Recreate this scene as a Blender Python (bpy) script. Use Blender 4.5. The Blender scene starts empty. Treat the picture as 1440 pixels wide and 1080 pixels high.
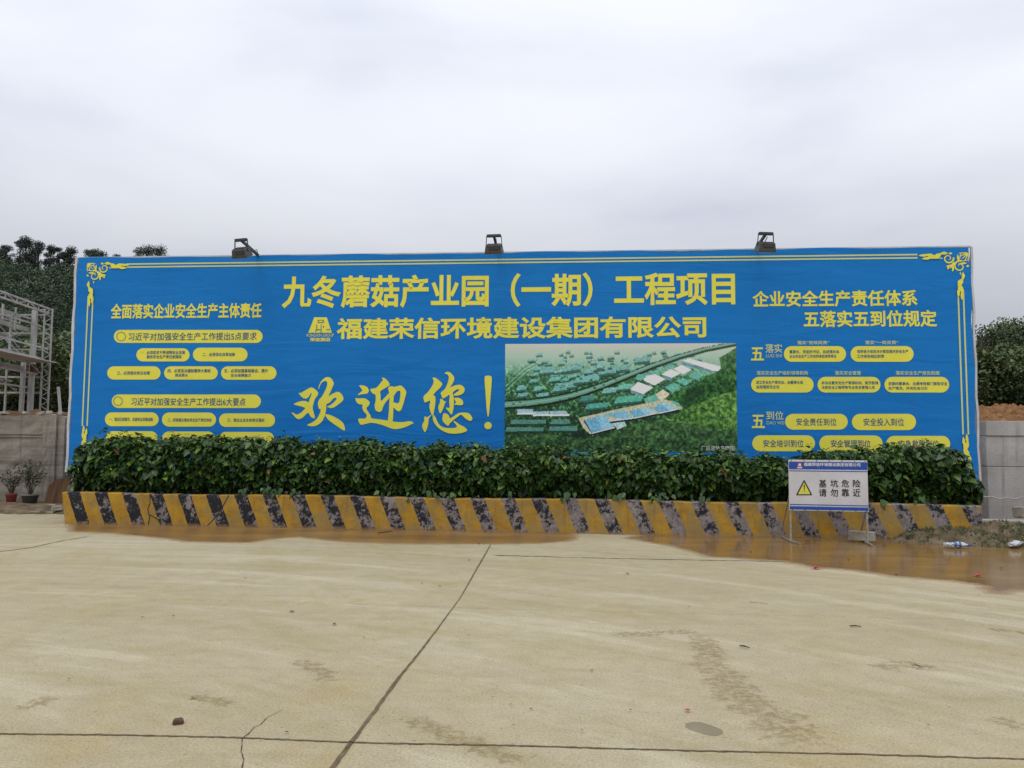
import bpy, bmesh, math, random
import numpy as np
from mathutils import Vector, Matrix
random.seed(7)
rng = np.random.default_rng(7)
R = math.radians
SC = bpy.context.scene

# ------------------------------------------------------------------ camera
CAM_H, F_PX, PITCH, ROLL = 1.6, 1121.0, 0.073, 0.00625
CAM_R = Matrix.Rotation(math.pi/2 + PITCH, 3, 'X') @ Matrix.Rotation(ROLL, 3, 'Z')
cam_data = bpy.data.cameras.new('camera')
cam = bpy.data.objects.new('camera', cam_data)
SC.collection.objects.link(cam)
cam.matrix_world = Matrix.Translation((0, 0, CAM_H)) @ CAM_R.to_4x4()
cam_data.sensor_width = 36.0
cam_data.lens = F_PX/1440*36.0
cam_data.clip_start, cam_data.clip_end = 0.1, 3000
SC.camera = cam

# ------------------------------------------------------------------ sky and sun
SUN_EL, SUN_AZ = R(62), R(200)          # azimuth clockwise from +Y
world = bpy.data.worlds.new('World'); SC.world = world
world.use_nodes = True
wn, wl = world.node_tree.nodes, world.node_tree.links
wn.clear()
def N(tree, typ, **kw):
    n = tree.nodes.new(typ)
    for k, v in kw.items(): setattr(n, k, v)
    return n
W = world.node_tree
w_out = N(W, 'ShaderNodeOutputWorld'); w_bg = N(W, 'ShaderNodeBackground')
w_sky = N(W, 'ShaderNodeTexSky', sky_type='NISHITA', sun_disc=False)
w_sky.sun_elevation, w_sky.sun_rotation = SUN_EL, SUN_AZ
w_sky.air_density, w_sky.dust_density = 1.0, 3.0
w_tc = N(W, 'ShaderNodeTexCoord')
w_sep = N(W, 'ShaderNodeSeparateXYZ'); wl.new(w_tc.outputs['Generated'], w_sep.inputs[0])
# cloud deck: bright grey-white, brighter towards the zenith, with soft darker bands low down
w_map = N(W, 'ShaderNodeMapping'); w_map.inputs['Scale'].default_value = (1.5, 1.5, 4.6)
w_map.inputs['Location'].default_value = (1.35, 0.1, 0.62)
wl.new(w_tc.outputs['Generated'], w_map.inputs['Vector'])
w_n1 = N(W, 'ShaderNodeTexNoise'); w_n1.inputs['Scale'].default_value = 1.5
w_n1.inputs['Detail'].default_value = 5; w_n1.inputs['Roughness'].default_value = 0.45
w_n1.inputs['Distortion'].default_value = 0.25
wl.new(w_map.outputs[0], w_n1.inputs['Vector'])
w_r = N(W, 'ShaderNodeValToRGB'); cr = w_r.color_ramp
cr.elements[0].position, cr.elements[0].color = 0.34, (6.9, 7.3, 8.5, 1)
cr.elements[1].position, cr.elements[1].color = 0.64, (8.95, 9.2, 9.9, 1)
e = cr.elements.new(0.50); e.color = (8.3, 8.6, 9.5, 1)
wl.new(w_n1.outputs['Fac'], w_r.inputs['Fac'])
w_g = N(W, 'ShaderNodeMapRange'); w_g.inputs['From Min'].default_value = 0.10; w_g.inputs['From Max'].default_value = 0.40
w_g.inputs['To Min'].default_value = 0.62; w_g.inputs['To Max'].default_value = 1.05; w_g.interpolation_type = 'SMOOTHSTEP'
wl.new(w_sep.outputs['Z'], w_g.inputs['Value'])
w_g2 = N(W, 'ShaderNodeMapRange'); w_g2.inputs['From Min'].default_value = 0.42; w_g2.inputs['From Max'].default_value = 1.0
w_g2.inputs['To Min'].default_value = 1.0; w_g2.inputs['To Max'].default_value = 1.35
wl.new(w_sep.outputs['Z'], w_g2.inputs['Value'])
w_gm = N(W, 'ShaderNodeMath', operation='MULTIPLY'); wl.new(w_g.outputs[0], w_gm.inputs[0]); wl.new(w_g2.outputs[0], w_gm.inputs[1])
w_v = N(W, 'ShaderNodeVectorMath', operation='SCALE'); wl.new(w_r.outputs['Color'], w_v.inputs[0]); wl.new(w_gm.outputs[0], w_v.inputs['Scale'])
w_mix = N(W, 'ShaderNodeMix', data_type='RGBA'); w_mix.inputs['Factor'].default_value = 0.97
wl.new(w_sky.outputs['Color'], w_mix.inputs['A']); wl.new(w_v.outputs['Vector'], w_mix.inputs['B'])
wl.new(w_mix.outputs['Result'], w_bg.inputs['Color']); w_bg.inputs['Strength'].default_value = 0.1
wl.new(w_bg.outputs[0], w_out.inputs['Surface'])

sun_d = bpy.data.lights.new('sun', 'SUN'); sun_d.energy = 0.8; sun_d.angle = R(25); sun_d.color = (1.0, 0.96, 0.9)
sun = bpy.data.objects.new('sun', sun_d); SC.collection.objects.link(sun)
sun.rotation_euler = (math.pi/2 - SUN_EL, 0, math.pi - SUN_AZ)
sun.location = (0, 0, 60)

SC.view_settings.view_transform = 'Standard'; SC.view_settings.look = 'None'
SC.view_settings.exposure = 0.0; SC.view_settings.gamma = 1.0; SC.view_settings.use_curve_mapping = False

# ------------------------------------------------------------------ finding places on the site
def ray(px, py): return CAM_R @ Vector(((px-720)/F_PX, (540-py)/F_PX, -1))
def gp(px, py, z=0.0):
    d = ray(px, py); t = (z-CAM_H)/d.z
    return Vector((d.x*t, d.y*t, z))
def at(px, py, Y):
    d = ray(px, py); t = Y/d.y
    return Vector((d.x*t, Y, CAM_H + d.z*t))

# ------------------------------------------------------------------ object helpers
COL = SC.collection
def link(o, parent=None):
    COL.objects.link(o)
    if parent: o.parent = parent
    return o
def tag(o, label=None, cat=None, group=None, kind=None):
    if label: o['label'] = label
    if cat: o['category'] = cat
    if group: o['group'] = group
    if kind: o['kind'] = kind
    return o
def thing(name, label, cat, loc=(0, 0, 0), rz=0.0, group=None):
    o = bpy.data.objects.new(name, None); link(o); o.empty_display_size = 0.2
    o.location = loc; o.rotation_euler = (0, 0, rz)
    return tag(o, label, cat, group)
def smooth(me, on=True):
    me.polygons.foreach_set('use_smooth', [on]*len(me.polygons))
def obj(name, verts, faces, m, parent=None, sm=False, kind=None):
    me = bpy.data.meshes.new(name); me.from_pydata([tuple(v) for v in verts], [], [tuple(f) for f in faces]); me.update()
    me.materials.append(m)
    if sm: smooth(me)
    o = bpy.data.objects.new(name, me); link(o, parent)
    if kind: o['kind'] = kind
    return o
def np_mesh(name, V, Fc, m, parent=None, attrs=None, sm=False, kind=None):
    """V (n,3) array, Fc (f,k) array of k-gons; attrs = {name: per-vertex floats}"""
    me = bpy.data.meshes.new(name)
    n, (f, k) = len(V), Fc.shape
    me.vertices.add(n); me.vertices.foreach_set('co', V.astype(np.float32).ravel())
    me.loops.add(f*k); me.loops.foreach_set('vertex_index', Fc.astype(np.int32).ravel())
    me.polygons.add(f)
    me.polygons.foreach_set('loop_start', np.arange(0, f*k, k, dtype=np.int32))
    try: me.polygons.foreach_set('loop_total', np.full(f, k, dtype=np.int32))
    except Exception: pass
    me.update(calc_edges=True)
    for a, vals in (attrs or {}).items():
        at_ = me.attributes.new(a, 'FLOAT', 'POINT'); at_.data.foreach_set('value', np.asarray(vals, dtype=np.float32))
    me.materials.append(m)
    if sm: smooth(me)
    me.validate()
    o = bpy.data.objects.new(name, me); link(o, parent)
    if kind: o['kind'] = kind
    return o
class MB:
    """collects solids in a bmesh and links them as ONE mesh object"""
    def __init__(s): s.bm = bmesh.new()
    def box(s, c, size, rot=None, bevel=0.0, taper=1.0):
        hx, hy, hz = size[0]/2, size[1]/2, size[2]/2
        vs = []
        for z, t in ((-hz, 1.0), (hz, taper)):
            for x, y in ((-hx, -hy), (hx, -hy), (hx, hy), (-hx, hy)): vs.append(Vector((x*t, y*t, z)))
        if rot is not None: vs = [rot @ v for v in vs]
        bv = [s.bm.verts.new(v + Vector(c)) for v in vs]
        fs = [s.bm.faces.new([bv[i] for i in f]) for f in ((0,3,2,1),(4,5,6,7),(0,1,5,4),(1,2,6,5),(2,3,7,6),(3,0,4,7))]
        if bevel: bmesh.ops.bevel(s.bm, geom=list({e for f in fs for e in f.edges}), offset=bevel, segments=2, affect='EDGES', profile=0.6)
        return s
    def bar(s, a, b, w, h=None, up=(0, 0, 1)):
        a, b = Vector(a), Vector(b); h = h or w; d = (b-a).normalized()
        u = Vector(up)
        if abs(d.dot(u)) > 0.98: u = Vector((0, 1, 0))
        sx = d.cross(u).normalized(); sy = sx.cross(d).normalized()
        ring = lambda p: [s.bm.verts.new(p + sx*x*w/2 + sy*y*h/2) for x, y in ((-1,-1),(1,-1),(1,1),(-1,1))]
        r0, r1 = ring(a), ring(b)
        for i in range(4): s.bm.faces.new((r0[i], r0[(i+1)%4], r1[(i+1)%4], r1[i]))
        s.bm.faces.new(r0[::-1]); s.bm.faces.new(r1)
        return s
    def tube(s, pts, r, n=8):
        pts = [Vector(p) for p in pts]; rs = r if isinstance(r, (list, tuple)) else [r]*len(pts)
        prev = None
        for i, p in enumerate(pts):
            d = (pts[min(i+1, len(pts)-1)] - pts[max(i-1, 0)]).normalized()
            u = Vector((0, 0, 1)) if abs(d.z) < 0.95 else Vector((0, 1, 0))
            sx = d.cross(u).normalized(); sy = sx.cross(d).normalized()
            ring = [s.bm.verts.new(p + (sx*math.cos(2*math.pi*k/n) + sy*math.sin(2*math.pi*k/n))*rs[i]) for k in range(n)]
            if prev:
                for k in range(n): s.bm.faces.new((prev[k], prev[(k+1)%n], ring[(k+1)%n], ring[k]))
            else: s.bm.faces.new(ring[::-1])
            prev = ring
        s.bm.faces.new(prev); return s
    def lathe(s, prof, n=24, c=(0, 0, 0), cap=True):
        prev = None; c = Vector(c)
        for r, z in prof:
            ring = [s.bm.verts.new(c + Vector((r*math.cos(2*math.pi*k/n), r*math.sin(2*math.pi*k/n), z))) for k in range(n)]
            if prev:
                for k in range(n): s.bm.faces.new((prev[k], prev[(k+1)%n], ring[(k+1)%n], ring[k]))
            elif cap: s.bm.faces.new(ring[::-1])
            prev = ring
        if cap: s.bm.faces.new(prev)
        return s
    def build(s, name, m, parent=None, sm=False, kind=None):
        me = bpy.data.meshes.new(name); bmesh.ops.recalc_face_normals(s.bm, faces=s.bm.faces); s.bm.to_mesh(me); s.bm.free()
        me.materials.append(m)
        if sm: smooth(me)
        o = bpy.data.objects.new(name, me); link(o, parent)
        if kind: o['kind'] = kind
        return o

# ------------------------------------------------------------------ materials
def new_mat(name):
    m = bpy.data.materials.new(name); m.use_nodes = True
    t = m.node_tree; b = t.nodes['Principled BSDF']
    return m, t, b
class G:
    """small node-graph writer"""
    def __init__(s, t): s.t = t
    def n(s, typ, **kw): return N(s.t, typ, **kw)
    def l(s, a, b): s.t.links.new(a, b)
    def coord(s, which='Object', scale=(1, 1, 1), rot=(0, 0, 0), loc=(0, 0, 0)):
        tc = s.n('ShaderNodeTexCoord'); mp = s.n('ShaderNodeMapping')
        mp.inputs['Scale'].default_value = scale; mp.inputs['Rotation'].default_value = rot; mp.inputs['Location'].default_value = loc
        s.l(tc.outputs[which], mp.inputs['Vector']); return mp.outputs[0]
    def noise(s, v, scale, detail=4, rough=0.55, dist=0.0):
        n = s.n('ShaderNodeTexNoise'); n.inputs['Scale'].default_value = scale; n.inputs['Detail'].default_value = detail
        n.inputs['Roughness'].default_value = rough; n.inputs['Distortion'].default_value = dist
        s.l(v, n.inputs['Vector']); return n.outputs['Fac']
    def ramp(s, f, stops):
        r = s.n('ShaderNodeValToRGB'); c = r.color_ramp
        while len(c.elements) > 2: c.elements.remove(c.elements[-1])
        for i, (p, col) in enumerate(stops):
            e = c.elements[i] if i < 2 else c.elements.new(p)
            e.position = p; e.color = (*col, 1) if len(col) == 3 else col
        s.l(f, r.inputs['Fac']); return r.outputs['Color']
    def step(s, f, a, b):
        m = s.n('ShaderNodeMapRange', interpolation_type='SMOOTHSTEP'); m.inputs['From Min'].default_value = a; m.inputs['From Max'].default_value = b
        s.l(f, m.inputs['Value']); return m.outputs[0]
    def mix(s, f, a, b, mode='MIX'):
        m = s.n('ShaderNodeMix', data_type='RGBA', blend_type=mode)
        for sock, v in ((m.inputs['Factor'], f), (m.inputs['A'], a), (m.inputs['B'], b)):
            if isinstance(v, (int, float)): sock.default_value = v
            elif isinstance(v, tuple): sock.default_value = (*v, 1) if len(v) == 3 else v
            else: s.l(v, sock)
        return m.outputs['Result']
    def math(s, op, a, b=0.0, clamp=False):
        m = s.n('ShaderNodeMath', operation=op, use_clamp=clamp)
        for i, v in enumerate((a, b)):
            if isinstance(v, (int, float)): m.inputs[i].default_value = v
            else: s.l(v, m.inputs[i])
        return m.outputs[0]
    def bump(s, b, h, strength=0.3, dist=0.02):
        n = s.n('ShaderNodeBump'); n.inputs['Strength'].default_value = strength; n.inputs['Distance'].default_value = dist
        s.l(h, n.inputs['Height']); s.l(n.outputs[0], b.inputs['Normal'])
def pm(name, c1, c2=None, rough=0.6, scale=4.0, bump=0.0, bscale=None, metal=0.0, spec=0.5, stretch=(1, 1, 1), detail=5, bdist=0.01):
    m, t, b = new_mat(name); g = G(t)
    c2 = c2 or tuple(x*0.75 for x in c1)
    v = g.coord('Object', stretch); n = g.noise(v, scale, detail, 0.6)
    g.l(g.ramp(n, [(0.32, c2), (0.66, c1)]), b.inputs['Base Color'])
    b.inputs['Roughness'].default_value = rough; b.inputs['Metallic'].default_value = metal; b.inputs['Specular IOR Level'].default_value = spec
    if bump: g.bump(b, g.noise(v, bscale or scale*4, 5, 0.6), bump, bdist)
    return m
def leaf_mat(name, dark, mid, light, rough=0.45, spec=0.4, trans=0.0, dead=None):
    m, t, b = new_mat(name); g = G(t)
    a = g.n('ShaderNodeAttribute', attribute_name='tint')
    g.l(g.ramp(a.outputs['Fac'], [(0.0, dark), (0.94, light), (0.6, mid)] + ([(1.0, dead)] if dead else [])), b.inputs['Base Color'])
    b.inputs['Roughness'].default_value = rough; b.inputs['Specular IOR Level'].default_value = spec
    if trans:
        b.inputs['Transmission Weight'].default_value = 0.0
        tr = g.n('ShaderNodeBsdfTranslucent'); tr.inputs['Color'].default_value = (*[min(1, x*1.6) for x in mid], 1)
        mx = g.n('ShaderNodeMixShader'); mx.inputs[0].default_value = trans
        out = t.nodes['Material Output']
        g.l(b.outputs[0], mx.inputs[1]); g.l(tr.outputs[0], mx.inputs[2]); g.l(mx.outputs[0], out.inputs['Surface'])
    return m

BLUE = (0.012, 0.165, 0.52); YEL = (0.86, 0.80, 0.085)
def banner_mat():
    m, t, b = new_mat('printed blue banner'); g = G(t)
    v = g.coord('Object', (0.35, 1, 0.5)); n = g.noise(v, 1.4, 4)
    g.l(g.ramp(n, [(0.3, (0.003, 0.170, 0.53)), (0.7, (0.005, 0.200, 0.585))]), b.inputs['Base Color'])
    sx_ = g.n('ShaderNodeSeparateXYZ'); g.l(g.coord('Object'), sx_.inputs[0])
    seam = g.math('LESS_THAN', g.math('FRACT', g.math('ADD', g.math('DIVIDE', sx_.outputs['X'], 3.17), 10.37)), 0.0045)
    dust = g.step(g.noise(g.coord('Object', (2.5, 1, 0.25)), 1.0, 6, 0.65), 0.55, 0.8)
    c_ = b.inputs['Base Color'].links[0].from_socket
    g.l(g.mix(g.math('ADD', g.math('MULTIPLY', seam, 0.45), g.math('MULTIPLY', dust, 0.10), True), c_, (0.03, 0.15, 0.36)), b.inputs['Base Color'])
    b.inputs['Roughness'].default_value = 0.55; b.inputs['Specular IOR Level'].default_value = 0.22
    # sag creases: long folds running diagonally off the top edge, and slack between the tube rails
    v2 = g.coord('Object', (0.35, 1, 1.6), (0, R(-24), 0)); c = g.noise(v2, 1.6, 3, 0.5, 0.8)
    v3 = g.coord('Object', (0.12, 1, 2.2)); c2 = g.noise(v3, 1.0, 2, 0.4)
    g.bump(b, g.math('ADD', c, g.math('MULTIPLY', c2, 0.5)), 0.33, 0.08)
    return m
M = {
 'banner': banner_mat(),
 'print_yellow': pm('printed yellow', YEL, (0.79, 0.73, 0.075), 0.5, 2.0, spec=0.35),
 'print_pale': pm('printed pale yellow', (0.66, 0.70, 0.30), (0.58, 0.66, 0.24), 0.5, 1.5, spec=0.35),
 'print_blue': pm('printed dark blue', (0.012, 0.10, 0.32), None, 0.5, 3, spec=0.35),
 'print_white': pm('printed white', (0.75, 0.75, 0.72), (0.66, 0.66, 0.62), 0.5, 3, spec=0.35),
 'banner_edge': pm('white banner hem', (0.62, 0.64, 0.68), (0.45, 0.45, 0.46), 0.55, 3.0),
 'steel': pm('galvanised steel tube', (0.34, 0.34, 0.33), (0.22, 0.21, 0.20), 0.45, 9, metal=0.5),
 'lamp_grey': pm('weathered lamp casting', (0.085, 0.085, 0.09), (0.05, 0.05, 0.052), 0.5, 14, spec=0.4),
 'lamp_dark': pm('dark lamp bracket', (0.028, 0.026, 0.026), (0.05, 0.04, 0.035), 0.55, 12),
 'lamp_glass': pm('lamp glass', (0.35, 0.37, 0.38), None, 0.12, 3, spec=0.6),
 'steel_frame': pm('grey primed steel', (0.46, 0.455, 0.44), (0.28, 0.275, 0.26), 0.6, 1.3, stretch=(1, 1, 0.4)),
 'canopy': pm('grey roof sheet', (0.50, 0.51, 0.52), (0.38, 0.385, 0.39), 0.5, 2),
 'rust_red': pm('red oxide primer', (0.16, 0.035, 0.025), (0.09, 0.03, 0.025), 0.7, 4),
 'verge': pm('trodden dirt', (0.215, 0.165, 0.105), (0.075, 0.060, 0.036), 0.95, 3.5, 0.8, 16, spec=0.1, bdist=0.04),
 'soil': pm('brown soil', (0.14, 0.075, 0.038), (0.07, 0.04, 0.022), 0.95, 3.0, 0.8, 14, spec=0.1, bdist=0.05),
 'wood': pm('weathered brown wood', (0.145, 0.075, 0.042), (0.06, 0.032, 0.02), 0.85, 5, 0.5, 16, stretch=(3, 3, 0.25), spec=0.2),
 'brick': pm('old brick', (0.30, 0.16, 0.10), (0.22, 0.15, 0.11), 0.9, 9, 0.5, 40, spec=0.2),
 'rubble': pm('broken concrete', (0.40, 0.37, 0.31), (0.26, 0.23, 0.18), 0.9, 5, 0.6, 25, spec=0.2),
 'stone': pm('red brown stone', (0.14, 0.07, 0.045), (0.08, 0.045, 0.03), 0.9, 20, 0.5, 60),
 'pot_red': pm('faded red plastic', (0.34, 0.075, 0.06), (0.24, 0.06, 0.05), 0.55, 6),
 'pot_grey': pm('dark grey plastic', (0.055, 0.065, 0.06), (0.085, 0.09, 0.08), 0.6, 6),
 'pot_rim': pm('chalky pot rim', (0.30, 0.30, 0.28), (0.2, 0.2, 0.19), 0.7, 8),
 'twig': pm('dry twig', (0.12, 0.085, 0.055), (0.06, 0.045, 0.03), 0.9, 14),
 'bark': pm('grey bark', (0.085, 0.07, 0.055), (0.045, 0.038, 0.03), 0.9, 3, stretch=(1, 1, 0.3)),
 'petal': pm('red petal', (0.55, 0.012, 0.07), (0.40, 0.01, 0.04), 0.5, 12),
 'dry_leaf': pm('dry leaf', (0.10, 0.065, 0.03), (0.055, 0.035, 0.02), 0.8, 12),
 'sign_white': pm('white sign sheet', (0.66, 0.65, 0.67), (0.56, 0.55, 0.56), 0.45, 2.5, spec=0.4),
 'sign_blue': pm('sign blue', (0.018, 0.085, 0.40), (0.015, 0.07, 0.33), 0.45, 4, spec=0.4),
 'sign_red': pm('sign red', (0.52, 0.03, 0.04), None, 0.5, 4),
 'sign_yellow': pm('sign yellow', (0.72, 0.70, 0.10), (0.64, 0.62, 0.08), 0.5, 4),
 'black': pm('black print', (0.012, 0.012, 0.014), (0.02, 0.02, 0.02), 0.5, 6),
 'sign_leg': pm('galvanised sign leg', (0.42, 0.40, 0.37), (0.28, 0.25, 0.22), 0.5, 18, metal=0.3),
 'rope': pm('dirty white rope', (0.55, 0.53, 0.47), (0.36, 0.33, 0.28), 0.9, 14),
 'bottle': pm('clouded plastic', (0.62, 0.64, 0.66), (0.44, 0.46, 0.47), 0.25, 14, spec=0.6),
 'bottle_label': pm('blue bottle label', (0.03, 0.11, 0.34), (0.05, 0.20, 0.42), 0.4, 10),
 'pink_scrap': pm('faded pink plastic', (0.30, 0.10, 0.13), (0.16, 0.06, 0.08), 0.6, 14),
 'crack': pm('dark crack', (0.055, 0.045, 0.035), (0.03, 0.026, 0.02), 0.95, 8, spec=0.1),
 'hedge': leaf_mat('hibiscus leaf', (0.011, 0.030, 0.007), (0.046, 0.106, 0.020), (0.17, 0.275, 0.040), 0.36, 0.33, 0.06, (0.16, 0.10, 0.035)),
 'forest': leaf_mat('forest leaf', (0.036, 0.060, 0.040), (0.070, 0.104, 0.062), (0.120, 0.155, 0.082), 0.75, 0.15),  # paler leaf colour stands in for haze over the far wood
 'euca': leaf_mat('eucalyptus leaf', (0.060, 0.080, 0.070), (0.090, 0.112, 0.090), (0.13, 0.15, 0.115), 0.7, 0.15),  # distance haze is put into this greyed, lightened colour
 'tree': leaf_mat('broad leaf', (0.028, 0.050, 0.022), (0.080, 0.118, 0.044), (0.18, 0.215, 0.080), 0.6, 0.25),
 'dusty': leaf_mat('dusty leaf', (0.05, 0.055, 0.035), (0.095, 0.10, 0.07), (0.16, 0.16, 0.12), 0.8, 0.1),
 'grass': leaf_mat('weed blade', (0.032, 0.042, 0.018), (0.062, 0.075, 0.03), (0.16, 0.14, 0.07), 0.7, 0.2),
}

# ---- poured concrete of the yard
def yard_mat():
    m, t, b = new_mat('poured concrete yard'); g = G(t)
    v = g.coord('Object')
    big = g.noise(v, 0.22, 5, 0.55, 0.4)
    col = g.ramp(big, [(0.30, (0.402, 0.345, 0.222)), (0.70, (0.505, 0.444, 0.303)), (0.52, (0.452, 0.392, 0.260))])
    # trowel and wash streaks, two directions
    s1 = g.noise(g.coord('Object', (0.45, 2.6, 1), (0, 0, R(-9))), 1.0, 6, 0.65)
    s2 = g.noise(g.coord('Object', (0.7, 4.5, 1), (0, 0, R(38))), 1.0, 6, 0.65)
    col = g.mix(g.math('MULTIPLY', g.step(s1, 0.47, 0.72), 0.38), col, (0.36, 0.312, 0.19))
    col = g.mix(g.math('MULTIPLY', g.step(s2, 0.48, 0.72), 0.55), col, (0.37, 0.318, 0.185))
    # arcs left by turning tyres
    sp = g.n('ShaderNodeSeparateXYZ'); g.l(v, sp.inputs[0])
    def arcs(cx, cy, fr, fa, seed):
        dx, dy = g.math('SUBTRACT', sp.outputs['X'], cx), g.math('SUBTRACT', sp.outputs['Y'], cy)
        r = g.math('SQRT', g.math('ADD', g.math('MULTIPLY', dx, dx), g.math('MULTIPLY', dy, dy))); th = g.math('ARCTAN2', dy, dx)
        cb = g.n('ShaderNodeCombineXYZ'); g.l(g.math('MULTIPLY', r, fr), cb.inputs[0]); g.l(g.math('MULTIPLY', th, fa), cb.inputs[1]); cb.inputs[2].default_value = seed
        return g.noise(cb.outputs[0], 1.0, 8, 0.66, 0.25)
    a1, a2 = arcs(-6.5, -3.0, 2.1, 3.5, 1.0), arcs(12.0, 17.0, 1.7, 3.0, 4.0)
    col = g.mix(g.math('MULTIPLY', g.step(a1, 0.50, 0.66), 0.66), col, (0.375, 0.315, 0.170))
    col = g.mix(g.math('MULTIPLY', g.step(a2, 0.51, 0.68), 0.56), col, (0.385, 0.325, 0.180))
    col = g.mix(g.math('MULTIPLY', g.step(a1, 0.47, 0.36), 0.60), col, (0.54, 0.49, 0.345))
    # ochre mud dust in patches
    st = g.noise(v, 0.75, 7, 0.68, 0.7)
    col = g.mix(g.math('MULTIPLY', g.step(st, 0.50, 0.70), 0.62), col, (0.405, 0.325, 0.155))
    st3 = g.noise(g.coord('Object', loc=(7, 3, 0)), 0.5, 7, 0.7, 1.0)
    col = g.mix(g.math('MULTIPLY', g.step(st3, 0.56, 0.74), 0.45), col, (0.50, 0.462, 0.36))
    mot = g.noise(v, 4.5, 8, 0.72, 0.4)
    col = g.mix(1.0, col, g.ramp(mot, [(0.28, (0.90, 0.89, 0.87)), (0.72, (1.09, 1.09, 1.08))]), 'MULTIPLY')
    # dark scuffs
    sc = g.noise(g.coord('Object', (1.2, 5, 1), (0, 0, R(14))), 1.7, 8, 0.75)
    col = g.mix(g.math('MULTIPLY', g.step(sc, 0.64, 0.76), 0.45), col, (0.25, 0.215, 0.14))
    pits = g.noise(g.coord('Object', (1, 1.6, 1)), 11, 8, 0.8)
    col = g.mix(g.math('MULTIPLY', g.step(pits, 0.60, 0.70), 0.45), col, (0.29, 0.245, 0.15))
    # grain and grit
    fine = g.noise(v, 70, 3, 0.7)
    col = g.mix(1.0, col, g.ramp(fine, [(0.25, (0.64, 0.63, 0.61)), (0.72, (1.21, 1.21, 1.21))]), 'MULTIPLY')
    grit = g.noise(v, 28, 2, 0.5)
    col = g.mix(g.math('MULTIPLY', g.step(grit, 0.66, 0.72), 0.7), col, (0.22, 0.19, 0.13))
    g.l(col, b.inputs['Base Color']); b.inputs['Roughness'].default_value = 0.85; b.inputs['Specular IOR Level'].default_value = 0.25
    g.bump(b, g.math('ADD', g.noise(v, 45, 5, 0.7), g.math('MULTIPLY', s1, 1.5)), 0.25, 0.012)
    return m
# ---- barrier: yellow and black diagonal stripes flaking off grey concrete
STRIPE_P, STRIPE_S0 = 0.5557, -8.831
BX0, BX1, B_H, B_BAT = -8.64, 7.92, 0.595, 0.03
def barrier_mat():
    m, t, b = new_mat('striped barrier paint'); g = G(t)
    v = g.coord('Object'); sp = g.n('ShaderNodeSeparateXYZ'); g.l(v, sp.inputs[0])
    wob = g.math('MULTIPLY', g.math('SUBTRACT', g.noise(g.coord('Object', (1, 0, 1)), 6, 2), 0.5), 0.035)
    u = g.math('ADD', g.math('ADD', sp.outputs['X'], g.math('MULTIPLY', sp.outputs['Z'], 0.43)), wob)
    u = g.math('DIVIDE', g.math('SUBTRACT', u, STRIPE_S0 + B_H*0.43), STRIPE_P)
    fr = g.math('FRACT', g.math('ADD', u, 100.0))
    is_y = g.math('LESS_THAN', fr, 0.535)
    conc = g.ramp(g.noise(v, 9, 5, 0.6), [(0.3, (0.15, 0.13, 0.12)), (0.7, (0.34, 0.29, 0.275))])
    # wear grows towards the right end
    wr = g.math('MULTIPLY', g.step(sp.outputs['X'], -16, 6), 0.095)
    fl = g.math('ADD', g.math('MULTIPLY', g.noise(v, 4.0, 9, 0.72, 0.3), 0.6), g.math('MULTIPLY', g.noise(v, 17, 6, 0.7, 0.4), 0.4))
    flake = g.math('MULTIPLY', g.step(g.math('ADD', fl, wr), 0.535, 0.60), 0.9)
    blk = g.mix(flake, (0.013, 0.014, 0.018), conc)
    yn = g.noise(v, 3.2, 6, 0.65)
    yel = g.ramp(yn, [(0.28, (0.25, 0.140, 0.022)), (0.68, (0.47, 0.270, 0.026)), (0.5, (0.40, 0.220, 0.018))])
    dirt = g.math('ADD', g.noise(v, 2.6, 8, 0.72), g.math('MULTIPLY', wr, 1.0))
    yel = g.mix(g.math('MULTIPLY', g.step(dirt, 0.50, 0.68), 0.72), yel, (0.25, 0.195, 0.085))
    drip = g.noise(g.coord('Object', (9, 9, 0.8)), 1.0, 5, 0.65)
    yel = g.mix(g.math('MULTIPLY', g.step(drip, 0.52, 0.72), 0.5), yel, (0.17, 0.11, 0.04))
    yel = g.mix(g.step(g.noise(v, 13, 8, 0.75), 0.63, 0.67), yel, (0.12, 0.09, 0.06))
    col = g.mix(is_y, blk, yel)
    # mud splashed along the foot
    foot = g.math('MULTIPLY', g.math('SUBTRACT', 1.0, g.step(g.math('ADD', sp.outputs['Z'], g.math('MULTIPLY', g.noise(v, 5, 5), 0.10)), 0.04, 0.13)), 0.7)
    col = g.mix(foot, col, (0.30, 0.19, 0.085))
    g.l(col, b.inputs['Base Color']); b.inputs['Roughness'].default_value = 0.7; b.inputs['Specular IOR Level'].default_value = 0.3
    g.bump(b, g.math('ADD', g.noise(v, 30, 5, 0.7), flake), 0.35, 0.01)
    return m
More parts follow.
